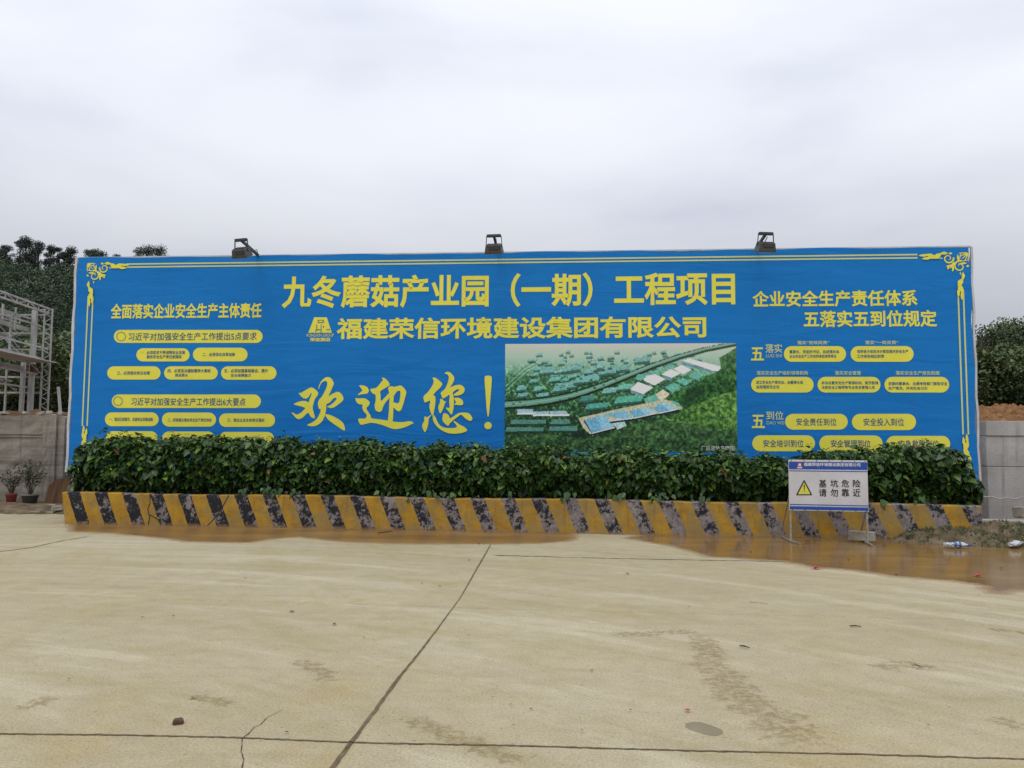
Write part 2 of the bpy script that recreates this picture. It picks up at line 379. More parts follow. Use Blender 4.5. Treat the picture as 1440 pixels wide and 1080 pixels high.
def water_mat(name='muddy water', rough=0.13, spec=0.40):
    m, t, b = new_mat(name); g = G(t); v = g.coord('Object')
    n = g.noise(g.coord('Object', (0.5, 1.6, 1)), 0.9, 5, 0.6, 0.5)
    g.l(g.ramp(n, [(0.30, (0.185, 0.100, 0.030)), (0.70, (0.32, 0.200, 0.085)), (0.5, (0.245, 0.142, 0.048))]), b.inputs['Base Color'])
    a = g.n('ShaderNodeAttribute', attribute_name='edge')
    d_ = g.math('ADD', a.outputs['Fac'], g.math('MULTIPLY', g.math('SUBTRACT', g.noise(g.coord('Object', (1, 1.5, 1)), 3.2, 7, 0.68), 0.5), 0.34))
    base = b.inputs['Base Color'].links[0].from_socket
    g.l(g.mix(g.step(d_, -0.01, 0.17), g.mix(g.step(d_, -0.04, 0.03), (0.415, 0.350, 0.235), (0.325, 0.225, 0.125)), base), b.inputs['Base Color'])
    g.l(g.step(d_, -0.045, -0.015), b.inputs['Alpha'])
    rr = g.n('ShaderNodeMapRange'); g.l(d_, rr.inputs['Value']); rr.inputs['From Min'].default_value = 0.02; rr.inputs['From Max'].default_value = 0.16; rr.inputs['To Min'].default_value = 0.75; rr.inputs['To Max'].default_value = rough
    g.l(rr.outputs[0], b.inputs['Roughness']); b.inputs['IOR'].default_value = 1.33; b.inputs['Specular IOR Level'].default_value = spec
    g.bump(b, g.noise(g.coord('Object', (1, 2.5, 1)), 5, 3), 0.10, 0.01)
    return m
def wall_mat(name, lo, hi, bands, scale=1.0):
    m, t, b = new_mat(name); g = G(t); v = g.coord('Object')
    n = g.noise(v, 1.3*scale, 8, 0.68)
    col = g.ramp(n, [(0.3, lo), (0.7, hi)])
    h = g.noise(g.coord('Object', (0.15, 0.15, bands)), 1.0, 4, 0.6)
    col = g.mix(g.math('MULTIPLY', g.step(h, 0.48, 0.66), 0.75), col, tuple(x*0.62 for x in lo))
    col = g.mix(g.math('MULTIPLY', g.step(h, 0.46, 0.3), 0.5), col, tuple(min(1, x*1.25) for x in hi))
    drip = g.noise(g.coord('Object', (5, 5, 0.35)), 1.0, 5, 0.65)
    col = g.mix(g.math('MULTIPLY', g.step(drip, 0.55, 0.75), 0.5), col, tuple(x*0.55 for x in lo))
    pit = g.noise(v, 14, 6, 0.7)
    col = g.mix(g.math('MULTIPLY', g.step(pit, 0.62, 0.7), 0.55), col, tuple(x*0.5 for x in lo))
    g.l(col, b.inputs['Base Color']); b.inputs['Roughness'].default_value = 0.9; b.inputs['Specular IOR Level'].default_value = 0.2
    g.bump(b, g.math('ADD', g.noise(v, 18, 6, 0.7), h), 0.5, 0.03)
    return m
def earth_mat():
    m, t, b = new_mat('bare earth'); g = G(t); v = g.coord('Object')
    n = g.noise(v, 0.55, 8, 0.7)
    col = g.ramp(n, [(0.3, (0.13, 0.08, 0.045)), (0.7, (0.33, 0.225, 0.135)), (0.5, (0.24, 0.152, 0.085))])
    sp = g.n('ShaderNodeSeparateXYZ'); g.l(v, sp.inputs[0])
    green = g.math('MULTIPLY', g.step(sp.outputs['Y'], 48, 75), 1.0)
    gc = g.ramp(g.noise(v, 0.3, 6, 0.7), [(0.3, (0.022, 0.034, 0.016)), (0.7, (0.045, 0.06, 0.026))])
    col = g.mix(green, col, gc)
    g.l(col, b.inputs['Base Color']); b.inputs['Roughness'].default_value = 0.95; b.inputs['Specular IOR Level'].default_value = 0.1
    g.bump(b, g.noise(v, 3.0, 8, 0.75), 0.9, 0.25)
    return m
def mud_mat(name, c1, c2, lo, hi, scale):
    """dried mud lying in crumbs: alpha by noise, thinning out towards the strip's rim ('edge' attribute)"""
    m, t, b = new_mat(name); g = G(t); v = g.coord('Object')
    g.l(g.ramp(g.noise(v, 9, 5, 0.7), [(0.3, c2), (0.7, c1)]), b.inputs['Base Color']); b.inputs['Roughness'].default_value = 0.95
    b.inputs['Specular IOR Level'].default_value = 0.1
    a = g.n('ShaderNodeAttribute', attribute_name='edge')
    n = g.math('MULTIPLY', g.noise(v, scale, 8, 0.75), g.math('POWER', a.outputs['Fac'], 0.35))
    g.l(g.math('MULTIPLY', g.step(n, lo, hi), 0.42), b.inputs['Alpha'])
    return m
M['yard'] = yard_mat(); M['barrier'] = barrier_mat(); M['water'] = water_mat(); M['water_l'] = water_mat('wet mud skin', 0.30, 0.28); M['earth'] = earth_mat()
M['spoil'] = pm('red brown spoil', (0.34, 0.185, 0.085), (0.17, 0.083, 0.036), 0.95, 2.2, 0.9, 9, spec=0.08, bdist=0.12, detail=8)
M['wall_l'] = wall_mat('rough brown grey concrete', (0.185, 0.162, 0.132), (0.365, 0.330, 0.28), 3.4)
M['wall_r'] = wall_mat('pale cast concrete', (0.33, 0.315, 0.295), (0.50, 0.485, 0.465), 0.9)
M['mud'] = mud_mat('dried mud', (0.40, 0.315, 0.160), (0.27, 0.205, 0.098), 0.40, 0.60, 17)
M['wetmud'] = mud_mat('damp rim', (0.44, 0.37, 0.235), (0.38, 0.31, 0.18), 0.22, 0.62, 2.2)
M['damp'] = pm('damp patch', (0.245, 0.205, 0.125), (0.20, 0.168, 0.10), 0.8, 6)
M['joint'] = pm('dirty joint filler', (0.10, 0.078, 0.046), (0.20, 0.16, 0.095), 0.95, 9, spec=0.1)

# ------------------------------------------------------------------ leaves
def frames(n_vec, t_vec):
    n = n_vec/np.linalg.norm(n_vec, axis=1, keepdims=True)
    t = t_vec - n*(t_vec*n).sum(1, keepdims=True)
    t /= np.linalg.norm(t, axis=1, keepdims=True) + 1e-9
    return n, t, np.cross(n, t)
def leaves(name, P, Nn, T, L, Wd, tint, m, parent=None, fold=0.18, droop=0.15, kind=None):
    """ovate leaves folded along the midrib: 7 points, 2 pentagon halves"""
    n, t, s = frames(Nn, T); k = len(P); L = L[:, None]; Wd = Wd[:, None]
    def pt(a, bb, h): return P + t*L*a + s*Wd*bb + n*L*h
    V = np.stack([pt(0, 0, 0), pt(.28, -.48, fold*.6), pt(.62, -.36, fold*.5 - droop*.4), pt(1, 0, -droop), pt(.62, .36, fold*.5 - droop*.4), pt(.28, .48, fold*.6), pt(.5, 0, 0)], 1).reshape(-1, 3)
    b0 = (np.arange(k)*7)[:, None]
    Fc = np.concatenate([b0 + np.array([[0, 6, 3, 2, 1]]), b0 + np.array([[0, 5, 4, 3, 6]])], 0)
    return np_mesh(name, V, Fc, m, parent, {'tint': np.repeat(tint, 7)}, kind=kind)
def clumps(name, P, size, tint, m, parent=None, up=0.3, kind=None, aspect=0.7):
    """ragged leaf clumps: randomly turned kite-shaped quads"""
    k = len(P)
    Nn = rng.normal(size=(k, 3)); Nn[:, 2] = np.abs(Nn[:, 2]) + up; T = rng.normal(size=(k, 3))
    n, t, s = frames(Nn, T); size = size[:, None]; w = size*aspect
    a = rng.uniform(.6, 1.2, (k, 4, 1))
    V = np.stack([P - t*size*.5*a[:, 0], P + s*w*.5*a[:, 1] + n*size*.12, P + t*size*.5*a[:, 2], P - s*w*.5*a[:, 3] + n*size*.12], 1).reshape(-1, 3)
    Fc = (np.arange(k)*4)[:, None] + np.array([[0, 1, 2, 3]])
    return np_mesh(name, V, Fc, m, parent, {'tint': np.repeat(tint, 4)}, kind=kind)
def lumpy(x, y, sd=0):
    return (np.sin(x*1.7+sd) * np.cos(y*2.1+1.3*sd) + 0.6*np.sin(x*4.1+2.2*sd+y*1.3) + 0.4*np.sin(x*9.3-y*5.1+sd*3.1))/2.0

# ------------------------------------------------------------------ the ground
def sstep(x, a, b):
    t = np.clip((x-a)/(b-a), 0, 1); return t*t*(3-2*t)
def hill_left(x, y):        # wooded ridge behind, falling away to the right
    ridge = 46.5 - 0.10*np.clip(x+150, -200, 400) - 12*sstep(x, -140, 60) - 10*sstep(x, 40, 200)
    return np.maximum(ridge, 6)*sstep(y, 70, 262)*(1 - 0.35*sstep(y, 290, 420))
def terrain_z(x, y):
    front = 19.40 - 1.75*sstep(x, -9.6, 10.0)
    # abrupt bank behind the two walls, gentler slope behind the board
    mid = sstep(x, -9.9, -8.2)*(1 - sstep(x, 8.6, 10.1))
    w = 0.25 + 3.5*mid
    up = sstep(y, front+0.1, front+0.1+w)*1.98
    rise = sstep(y, 22, 46)*1.05
    z = up + rise + 0.05*lumpy(x*1.3, y*1.1, 2)*sstep(y, 20, 22)
    # spoil heaps on the right
    z = z + (0.70 + 0.16*lumpy(x*1.6, y*2.2, 5) + 0.07*lumpy(x*4.1, y*5, 8))*np.exp(-(((x-20.5)/6.0)**2 + ((y-32)/4.0)**2)) + 0.55*np.exp(-(((x-29)/5.0)**2 + ((y-35)/4.0)**2))
    z = z + hill_left(x, y) + 0.35*lumpy(x*0.2, y*0.2, 1)*sstep(y, 45, 80)
    return z - 0.03
def axis(parts):
    return np.unique(np.concatenate([np.arange(a, b+1e-6, s) for a, b, s in parts]).round(3))
xs = axis([(-900, -320, 60), (-320, -60, 8), (-60, -14, 2), (-14, -7, .35), (-7, 8, 1.5), (8, 36, .35), (36, 60, 2), (60, 300, 10), (300, 900, 60)])
ys = axis([(-300, -20, 40), (-20, 16, 4), (16, 24, .2), (24, 40, .5), (40, 60, 1.5), (60, 300, 6), (300, 1000, 50)])
XX, YY = np.meshgrid(xs, ys); ZZ = terrain_z(XX, YY)
V = np.stack([XX, YY, ZZ], -1).reshape(-1, 3); nx = len(xs)
ii = (np.arange(len(ys)-1)[:, None]*nx + np.arange(nx-1)[None, :]).ravel()
np_mesh('ground', V, np.stack([ii, ii+1, ii+nx+1, ii+nx], 1), M['earth'], sm=True, kind='structure')

def flat_poly(name, pts, z, m, kind='structure', parent=None, skirt=0.0):
    if skirt:
        n = len(pts); fs = [tuple(range(n))] + [(i, n+i, n+(i+1) % n, (i+1) % n) for i in range(n)]
        return obj(name, [(p[0], p[1], z) for p in pts] + [(p[0], p[1], z-skirt) for p in pts], fs, m, parent, kind=kind)
    return obj(name, [(p[0], p[1], z) for p in pts], [tuple(range(len(pts)))], m, parent, kind=kind)
# paved yard: a sheet whose back edge follows the walls and planter
yard_pts = [(-60, -40), (60, -40), (60, 16.4), (12, 16.35), (9.2, 15.6), (7.9, 14.6), (0, 15.4), (-8.6, 16.4), (-9.3, 17.3), (-10.2, 17.42), (-11.2, 17.30), (-12.5, 17.5), (-60, 18.0)]
flat_poly('concrete_yard', yard_pts, 0.0, M['yard'])

def ribbon_pts(px_pts, half, z, jitter=0.0, n=40, taper=False):
    """ground strip along a line given by photo points, irregular edges; returns verts, faces"""
    P = [gp(*p) for p in px_pts]; seg = [0]
    for a, b in zip(P, P[1:]): seg.append(seg[-1] + (b-a).length)
    V, Fc, ed = [], [], []
    for i in range(n+1):
        d = seg[-1]*i/n; j = max(k for k in range(len(seg)) if seg[k] <= d + 1e-9); j = min(j, len(P)-2)
        f = (d-seg[j])/max(1e-6, seg[j+1]-seg[j]); p = P[j].lerp(P[j+1], f); t = (P[j+1]-P[j]).normalized(); s = Vector((-t.y, t.x, 0))
        h = half(i/n) if callable(half) else half
        a, b = h*(1+random.uniform(-jitter, jitter)), h*(1+random.uniform(-jitter, jitter))
        o = s*random.uniform(-jitter, jitter)*h*0.8
        for k, c in ((-a, 0.0), (-a*0.45, 1.0), (b*0.45, 1.0), (b, 0.0)):
            q = p + o + s*k; V.append((q.x, q.y, z)); ed.append(c*min(1, 6*min(i/n, 1-i/n)) if i not in (0, n) else 0.0)
        if i:
            for c in range(3):
                k = (i-1)*4 + c; Fc.append((k, k+1, k+5, k+4))
    return np.array(V), np.array(Fc), ed
def ground_strip(name, px_pts, half, z, m, jitter=0.3, n=60, kind='structure'):
    V, Fc, ed = ribbon_pts(px_pts, half, z, jitter, n)
    return np_mesh(name, V, Fc, m, None, {'edge': ed}, kind=kind)
J = M['joint']
ground_strip('expansion_joint', [(690, 766), (648, 840), (600, 905), (560, 955), (505, 1030), (466, 1082), (430, 1130)], lambda u: 0.0078 + 0.003*math.sin(u*9) + 0.005*max(0, u-.5), 0.004, J, 0.25, 160)
ground_strip('expansion_joint', [(-80, 1031), (0, 1032.5), (170, 1034), (340, 1038), (505, 1045), (720, 1049), (960, 1056), (1200, 1061), (1440, 1068), (1560, 1072)], 0.0075, 0.004, J, 0.45, 220)
ground_strip('expansion_joint', [(-60, 836), (0, 838), (180, 842), (480, 849), (700, 857), (960, 863), (1200, 868), (1440, 873), (1600, 876)], 0.012, 0.004, M['mud'], 0.6, 200)
ground_strip('expansion_joint', [(695, 781), (800, 784), (960, 787.5), (1104, 790)], 0.012, 0.004, M['crack'], 0.7, 60)
ground_strip('pavement_crack', [(341, 1039), (352, 1030), (358, 1023), (366, 1020), (376, 1009), (386, 1005), (396, 999)], lambda u: 0.0030*(1-u*0.7), 0.004, M['crack'], 0.6, 26)
ground_strip('pavement_crack', [(341, 1039), (339, 1058), (343, 1068), (338, 1090)], 0.0022, 0.004, M['crack'], 0.7, 26)
ground_strip('pavement_crack', [(-40, 783), (0, 776), (45, 770), (90, 760), (122, 755)], 0.012, 0.004, M['joint'], 0.6, 30)
ground_strip('mud_track', [(930, 884), (980, 892), (995, 915), (1010, 945), (1045, 985), (1090, 1012), (1130, 1040), (1180, 1085)], lambda u: 0.14 + 0.20*u, 0.0016, M['mud'], 0.25, 60)
ground_strip('mud_track', [(845, 893), (890, 892), (960, 889), (990, 886)], 0.13, 0.0016, M['mud'], 0.3, 30)
ground_strip('mud_track', [(1225, 942), (1260, 936), (1290, 934), (1318, 948)], 0.16, 0.0016, M['mud'], 0.3, 24)
ground_strip('mud_track', [(1380, 886), (1410, 886), (1450, 892), (1500, 894)], 0.10, 0.0016, M['mud'], 0.3, 24)
ground_strip('mud_track', [(1390, 1006), (1420, 1016), (1450, 1030)], 0.12, 0.0016, M['mud'], 0.3, 20)
ground_strip('mud_track', [(20, 1000), (50, 990), (75, 978)], 0.10, 0.0016, M['mud'], 0.3, 20)
ground_strip('mud_track', [(250, 985), (275, 980), (300, 985), (330, 995)], 0.09, 0.0016, M['mud'], 0.3, 20)
ground_strip('mud_track', [(560, 1000), (620, 1030), (680, 1050), (760, 1085)], 0.13, 0.0016, M['mud'], 0.3, 30)
ground_strip('mud_track', [(410, 925), (440, 935), (470, 965)], 0.12, 0.0016, M['mud'], 0.3, 20)
ground_strip('mud_track', [(1050, 846), (1085, 850)], 0.08, 0.0016, M['mud'], 0.3, 16)

def blob(name, outline_px, z, m, kind='structure', rough=0.02, sub=6):
    P = [gp(*p) for p in outline_px]; out = []
    n = len(P)
    for i in range(n):
        p0, p1, p2, p3 = P[i-1], P[i], P[(i+1) % n], P[(i+2) % n]
        for k in range(sub):
            t = k/sub
            q = 0.5*((2*p1) + (p2-p0)*t + (2*p0-5*p1+4*p2-p3)*t*t + (3*p1-p0-3*p2+p3)*t**3)
            out.append((q.x + random.uniform(-rough, rough), q.y + random.uniform(-rough, rough)))
    return flat_poly(name, out, z, m, kind, None, z*.9)
pud_l = [(94, 738), (96, 748), (150, 750), (225, 757), (258, 762), (300, 763), (352, 763.5), (387, 758), (419, 755.5), (479, 762.5), (560, 765.5), (690, 765.5), (760, 764.5), (800, 761.5), (812, 757), (806, 750), (780, 747), (690, 745), (500, 742), (300, 739), (180, 737)]
pud_r = [(878, 757), (937, 767), (960, 773), (992, 783), (1045, 786), (1101, 790), (1146, 799), (1185, 801), (1263, 812), (1333, 817), (1378, 824), (1387, 834), (1417, 837), (1430, 832), (1500, 836), (1600, 838), (1640, 800), (1560, 774), (1440, 768), (1330, 764), (1290, 758), (1200, 752), (1000, 747), (930, 750)]
def film(name, outline_px, z, m, res=.055):
    """shallow water: a sheet whose 'edge' attribute is the distance in from its shore, so that it thins out there"""
    P = np.array([gp(*p)[:2] for p in outline_px]); Q = np.roll(P, -1, 0)
    x = np.arange(P[:, 0].min()-.3, P[:, 0].max()+.3, res); y = np.arange(P[:, 1].min()-.3, P[:, 1].max()+.3, res); A, B = np.meshgrid(x, y)
    ins = np.zeros(A.shape, bool); dist = np.full(A.shape, 9.0)
    for (ax, ay), (bx_, by) in zip(P, Q):
        if ay != by: ins ^= ((ay > B) != (by > B)) & (A < (bx_-ax)*(B-ay)/(by-ay) + ax)
        dx, dy = bx_-ax, by-ay; t = np.clip(((A-ax)*dx+(B-ay)*dy)/(dx*dx+dy*dy+1e-9), 0, 1); dist = np.minimum(dist, np.hypot(A-ax-t*dx, B-ay-t*dy))
    sd = np.where(ins, dist, -dist); n = len(x); i_ = (np.arange(len(y)-1)[:, None]*n + np.arange(n-1)[None, :]).ravel()
    F_ = np.stack([i_, i_+1, i_+n+1, i_+n], 1); F_ = F_[sd.ravel()[F_].max(1) > -.28]
    used, inv = np.unique(F_, return_inverse=True); V = np.stack([A.ravel(), B.ravel(), np.full(A.size, z)], 1)[used]
    return np_mesh(name, V, inv.reshape(-1, 4), m, None, {'edge': sd.ravel()[used]}, kind='structure')
up = lambda pts: [(x, y-6 if (y < (739 + (x-95)*.0185) and x < 1300) else y) for x, y in pts]
film('puddle', up(pud_l), 0.0014, M['water_l']); film('puddle', up(pud_r), 0.0014, M['water'])
blob('damp_patch', [(966, 1017), (985, 1016), (1012, 1025), (1016, 1031), (1005, 1035), (985, 1031), (967, 1024)], 0.0016, M['damp'], rough=0.004)

# ------------------------------------------------------------------ billboard
Yr = 16.0; zt = at(1363.5, 347, Yr).z
d0 = ray(109.5, 363); Yl = (zt-CAM_H)/d0.z*d0.y
BL, BR = at(109.5, 363, Yl), at(1363.5, 347, Yr)
bx = Vector((BR.x-BL.x, BR.y-BL.y, 0)); BW = bx.length; bx.normalize(); bn = Vector((bx.y, -bx.x, 0))   # bn faces the yard
BC = Vector(((BL.x+BR.x)/2, (BL.y+BR.y)/2, 0)); B_RZ = math.atan2(bx.y, bx.x)
ZT, ZB = zt, 0.89
def Bp(px, py):
    d = ray(px, py); o = Vector((0, 0, CAM_H)); t = (BC-o).dot(bn)/d.dot(bn); p = o + d*t - BC
    return p.dot(bx), p.z
bb = thing('billboard', 'huge blue hoarding with yellow Chinese lettering behind the clipped hedge', 'billboard', BC, B_RZ)
# banner skin: fine grid, slightly slack at its edges
nu, nv = 120, 32
V = []
for j in range(nv+1):
    for i in range(nu+1):
        u, v = i/nu, j/nv
        x = (u-.5)*BW; z = ZB + (ZT-ZB)*v
        if j == nv: z += 0.010*math.sin(u*61) + 0.010*math.sin(u*23+1)
        if i in (0, nu): x += (0.015*math.sin(v*17) + 0.01*math.sin(v*41+2))*(1 if i else -1)
        V.append((x, 0, z))
ii = (np.arange(nv)[:, None]*(nu+1) + np.arange(nu)[None, :]).ravel()
np_mesh('banner', np.array(V), np.stack([ii, ii+1, ii+nu+2, ii+nu+1], 1), M['banner'], bb)
mb = MB()
for s in (-1, 1):
    pts = [((BW/2+0.035)*s + 0.012*math.sin(k*1.9+s), 0.02, ZB + (ZT-ZB)*k/14) for k in range(15)]
    for a, b in zip(pts, pts[1:]): mb.bar(a, b, 0.055 if s < 0 else 0.04, 0.05, (0, 1, 0))
mb.bar((-BW/2-.03, 0.035, ZT+0.012), (BW/2+.03, 0.035, ZT+0.012), 0.05, 0.03)
mb.build('banner_hem', M['banner_edge'], bb)
mb = MB()
for k in range(7): mb.bar((-BW/2, 0.07, ZB+.06+k*(ZT-ZB-.16)/6), (BW/2, 0.07, ZB+.06+k*(ZT-ZB-.16)/6), 0.05)
mb.build('frame_rail', M['steel'], bb)
for k in range(9):
    x = -BW/2 + .05 + k*(BW-.1)/8
    MB().bar((x, 0.14, -.02), (x, 0.14, ZT-.06), 0.08).build('support_post', M['steel'], bb)
    MB().bar((x+.09, 0.2, ZT*0.72), (x+.09, 1.75, 0.05), 0.06).build('back_brace', M['steel'], bb)

def fill_poly(polys, mapf, y):
    """list of outlines -> one triangulated mesh; each outline a hair in front of the one before"""
    bm = bmesh.new()
    for k, pl in enumerate(polys):
        vs = []
        for p in pl:
            x, z = mapf(*p); vs.append(bm.verts.new((x, y - 0.0006*k, z)))
        f = bm.faces.new(vs)
        f.normal_update()
        if f.normal.y > 0: f.normal_flip()
    bmesh.ops.triangulate(bm, faces=bm.faces[:])
    return bm
def poly_obj(name, polys, mapf, y, m, parent):
    bm = fill_poly(polys, mapf, y); me = bpy.data.meshes.new(name); bm.to_mesh(me); bm.free(); me.materials.append(m)
    return link(bpy.data.objects.new(name, me), parent)
def glyphs(body, bold):
    c = bpy.data.curves.new('lettering', 'FONT'); c.body = body; c.size = 1.0; c.resolution_u = 3; c.fill_mode = 'FRONT'
    o = bpy.data.objects.new('lettering', c); COL.objects.link(o)
    dg = bpy.context.evaluated_depsgraph_get(); me = bpy.data.meshes.new_from_object(o.evaluated_get(dg))
    bpy.data.objects.remove(o); bpy.data.curves.remove(c)
    if bold:                      # heavier weight: push every outline point outwards
        bm = bmesh.new(); bm.from_mesh(me); bmesh.ops.remove_doubles(bm, verts=bm.verts, dist=1e-5)
        mv = {}
        for e in bm.edges:
            if len(e.link_faces) != 1: continue
            a, b = e.verts; d = (b.co-a.co); n = Vector((d.y, -d.x, 0))
            if n.length < 1e-9: continue
            n.normalize(); fc = e.link_faces[0].calc_center_median()
            if n.dot(fc - a.co) > 0: n = -n
            for v_ in (a, b): mv.setdefault(v_, []).append(n)
        for v_, ns in mv.items():
            q = sum(ns, Vector()); 
            if q.length < 1e-6: continue
            q.normalize(); k_ = max(0.5, q.dot(ns[0])); v_.co += q*(bold/k_)
        bm.to_mesh(me); bm.free()
    return me
def lettering(name, body, box, mapf, y, m, parent, bold=0.0):
    """box = photo box (x0, y0, x1, y1) of the inked text; the mesh is fitted to it on the board"""
    me = glyphs(body, bold); me.name = name
    co = np.empty(len(me.vertices)*3, dtype=np.float32); me.vertices.foreach_get('co', co); co = co.reshape(-1, 3)
    lo, hi = co.min(0), co.max(0); x0, y0, x1, y1 = box; xm, ym = (x0+x1)/2, (y0+y1)/2
    X0, X1 = mapf(x0, ym)[0], mapf(x1, ym)[0]; Z0, Z1 = mapf(xm, y1)[1], mapf(xm, y0)[1]
    out = np.zeros_like(co)
    out[:, 0] = X0 + (co[:, 0]-lo[0])/(hi[0]-lo[0])*(X1-X0); out[:, 2] = Z0 + (co[:, 1]-lo[1])/max(1e-6, hi[1]-lo[1])*(Z1-Z0); out[:, 1] = y
    me.vertices.foreach_set('co', out.ravel()); me.materials.clear(); me.materials.append(m); me.update()
    return link(bpy.data.objects.new(name, me), parent)
def catmull(pts, sub=5):
    P = [Vector(p) for p in pts]; n = len(P); out = []
    for i in range(n):
        p0, p1, p2, p3 = P[i-1], P[i], P[(i+1) % n], P[(i+2) % n]
        for k in range(sub):
            t = k/sub
            q = 0.5*((2*p1) + (p2-p0)*t + (2*p0-5*p1+4*p2-p3)*t*t + (3*p1-p0-3*p2+p3)*t**3); out.append((q.x, q.y))
    return out
Y1, Y2, Y3 = -0.006, -0.012, -0.018
PY, PB, PW, PP = M['print_yellow'], M['print_blue'], M['print_white'], M['print_pale']
lettering('title_lettering', '九冬蘑菇产业园（一期）工程项目', (396.7, 384.2, 1033.7, 432.0), Bp, Y1, PY, bb, 0.027)
lettering('company_lettering', '福建荣信环境建设集团有限公司', (473.5, 445.6, 993, 476.2), Bp, Y1, PY, bb, 0.028)
# brush written welcome, traced as outlines
def tr(ox, oy, pts): return [(ox + x/10.8, oy + y/10.8) for x, y in pts]
HUAN = [[(220,405),(250,405),(320,365),(400,325),(450,340),(510,395),(505,440),(465,500),(440,580),(430,640),(445,700),(462,785),(435,785),(400,765),(370,715),(345,715),(290,770),(235,800),(190,795),(150,755),(115,710),(140,708),(180,735),(240,715),(300,660),(315,635),(270,615),(150,580),(180,555),(260,530),(330,530),(365,550),(385,500),(412,430),(405,405),(370,465),(325,493),(275,475),(240,440)],
 [(520,350),(525,300),(560,230),(610,180),(660,165),(715,190),(750,260),(735,310),(700,390),(675,455),(730,420),(810,390),(865,420),(898,485),(880,530),(820,580),(755,625),(700,635),(650,615),(680,600),(740,560),(790,505),(785,480),(745,490),(690,550),(640,580),(635,650),(615,750),(570,840),(500,895),(430,912),(355,900),(365,880),(430,850),(500,790),(545,700),(550,650),(525,645),(510,570),(525,515),(570,460),(620,370),(650,290),(645,232),(600,230),(555,270)],
 [(620,740),(650,730),(730,755),(830,810),(890,860),(915,920),(920,970),(890,970),(800,910),(700,840),(650,790)]]
YING = [[(165,295),(220,292),(280,315),(310,360),(305,395),(270,420),(210,425),(145,440),(180,400),(210,370),(195,335)],
 [(110,485),(150,490),(240,488),(290,510),(325,550),(310,595),(275,640),(300,690),(335,745),(350,788),(450,805),(620,828),(720,845),(820,850),(930,835),(990,860),(940,890),(850,930),(730,955),(650,945),(520,895),(400,865),(320,862),(230,885),(180,880),(150,805),(200,795),(250,795),(280,760),(270,725),(230,680),(210,620),(215,585),(160,575),(120,535)],
 [(510,180),(540,178),(590,215),(628,275),(600,310),(540,345),(485,385),(490,440),(495,525),(550,480),(622,410),(625,475),(570,545),(530,610),(515,660),(480,695),(420,675),(400,600),(415,520),(410,435),(365,410),(335,350),(400,335),(440,315),(500,240),(525,210)],
 [(605,335),(640,305),(690,315),(695,350),(690,450),(685,560),(683,700),(668,840),(605,835),(615,700),(622,560),(625,430)],
 [(680,330),(740,305),(800,295),(850,340),(880,395),(860,480),(830,590),(795,670),(755,682),(700,640),(675,600),(690,550),(730,562),(770,550),(785,480),(790,400),(780,374),(740,385),(705,430),(685,450)]]
NIN = [[(255,180),(290,175),(350,215),(400,265),(375,320),(310,380),(265,440),(290,455),(298,520),(290,600),(275,680),(265,730),(255,745),(235,725),(215,670),(205,600),(215,525),(140,550),(120,510),(120,455),(180,395),(240,310),(270,235)],
 [(435,110),(480,85),(530,105),(575,160),(580,210),(550,275),(525,320),(600,290),(680,285),(735,330),(735,385),(690,430),(600,450),(572,430),(600,408),(650,372),(655,352),(620,355),(575,385),(560,420),(575,480),(575,600),(560,690),(540,735),(500,690),(455,630),(510,630),(505,540),(510,440),(455,470),(410,490),(385,440),(380,400),(440,345),(480,260),(500,180),(490,140),(465,120)],
 [(370,495),(410,510),(440,540),(465,530),(440,570),(415,640),(375,715),(350,680),(342,610),(365,550)],
 [(580,490),(640,480),(700,510),(718,560),(700,590),(640,590),(580,580),(610,550)],
 [(130,765),(165,775),(195,760),(245,735),(200,790),(190,860),(175,930),(140,1000),(110,960),(95,890),(125,840)],
 [(265,740),(300,780),(330,850),(380,910),(450,935),(560,940),(620,925),(610,890),(570,840),(600,840),(660,885),(730,920),(778,970),(740,1000),(660,1020),(560,1025),(470,1010),(380,965),(310,905),(270,840),(255,780)],
 [(415,725),(460,720),(500,750),(520,790),(590,750),(660,710),(740,705),(800,715),(845,760),(855,810),(820,830),(760,800),(690,740),(640,765),(570,820),(520,865),(490,905),(440,870),(405,820)]]
wp = [catmull(tr(400, 515, p)) for p in HUAN] + [catmull(tr(490, 515, p)) for p in YING] + [catmull(tr(585, 515, p)) for p in NIN]
wp.append(catmull([(681.6,532),(684,528.6),(689,528.6),(691.6,532),(690.6,550),(688,580),(686.5,586),(685,580),(683,555)]))
wp.append([(686.4+5.2*math.cos(a*math.pi/10), 598.5+5.2*math.sin(a*math.pi/10)) for a in range(20)])
poly_obj('welcome_lettering', wp, Bp, Y1, PY, bb)
# company mark: stepped tower in a trapezoid
def rect(x0, y0, x1, y1): return [(x0, y0), (x1, y0), (x1, y1), (x0, y1)]
lg = poly_obj('company_logo', [[(442, 446.3), (459.6, 446.3), (466.8, 468), (433.8, 468)]], Bp, Y1, PY, bb)
poly_obj('logo_gap', [rect(447, 449.9, 455.4, 450.7), rect(447, 449.9, 447.9, 454), rect(454.4, 449.9, 455.4, 454), rect(447, 453.2, 455.4, 454), rect(445.2, 456.5, 446, 464), rect(451.4, 456.5, 452.2, 468), rect(454.6, 458, 455.6, 461), rect(444.6, 463.2, 451, 464.1), rect(459.5, 463, 464.5, 463.9), rect(444, 464.1, 445, 466.5)], Bp, Y2, PB, lg)
lettering('logo_lettering', 'RONGXIN GROUP', (431.5, 469.2, 469.5, 473.6), Bp, Y1, PP, lg, 0.01)
lettering('logo_lettering', '荣信集团', (436, 474.8, 464.2, 480.2), Bp, Y1, PY, lg, 0.03)
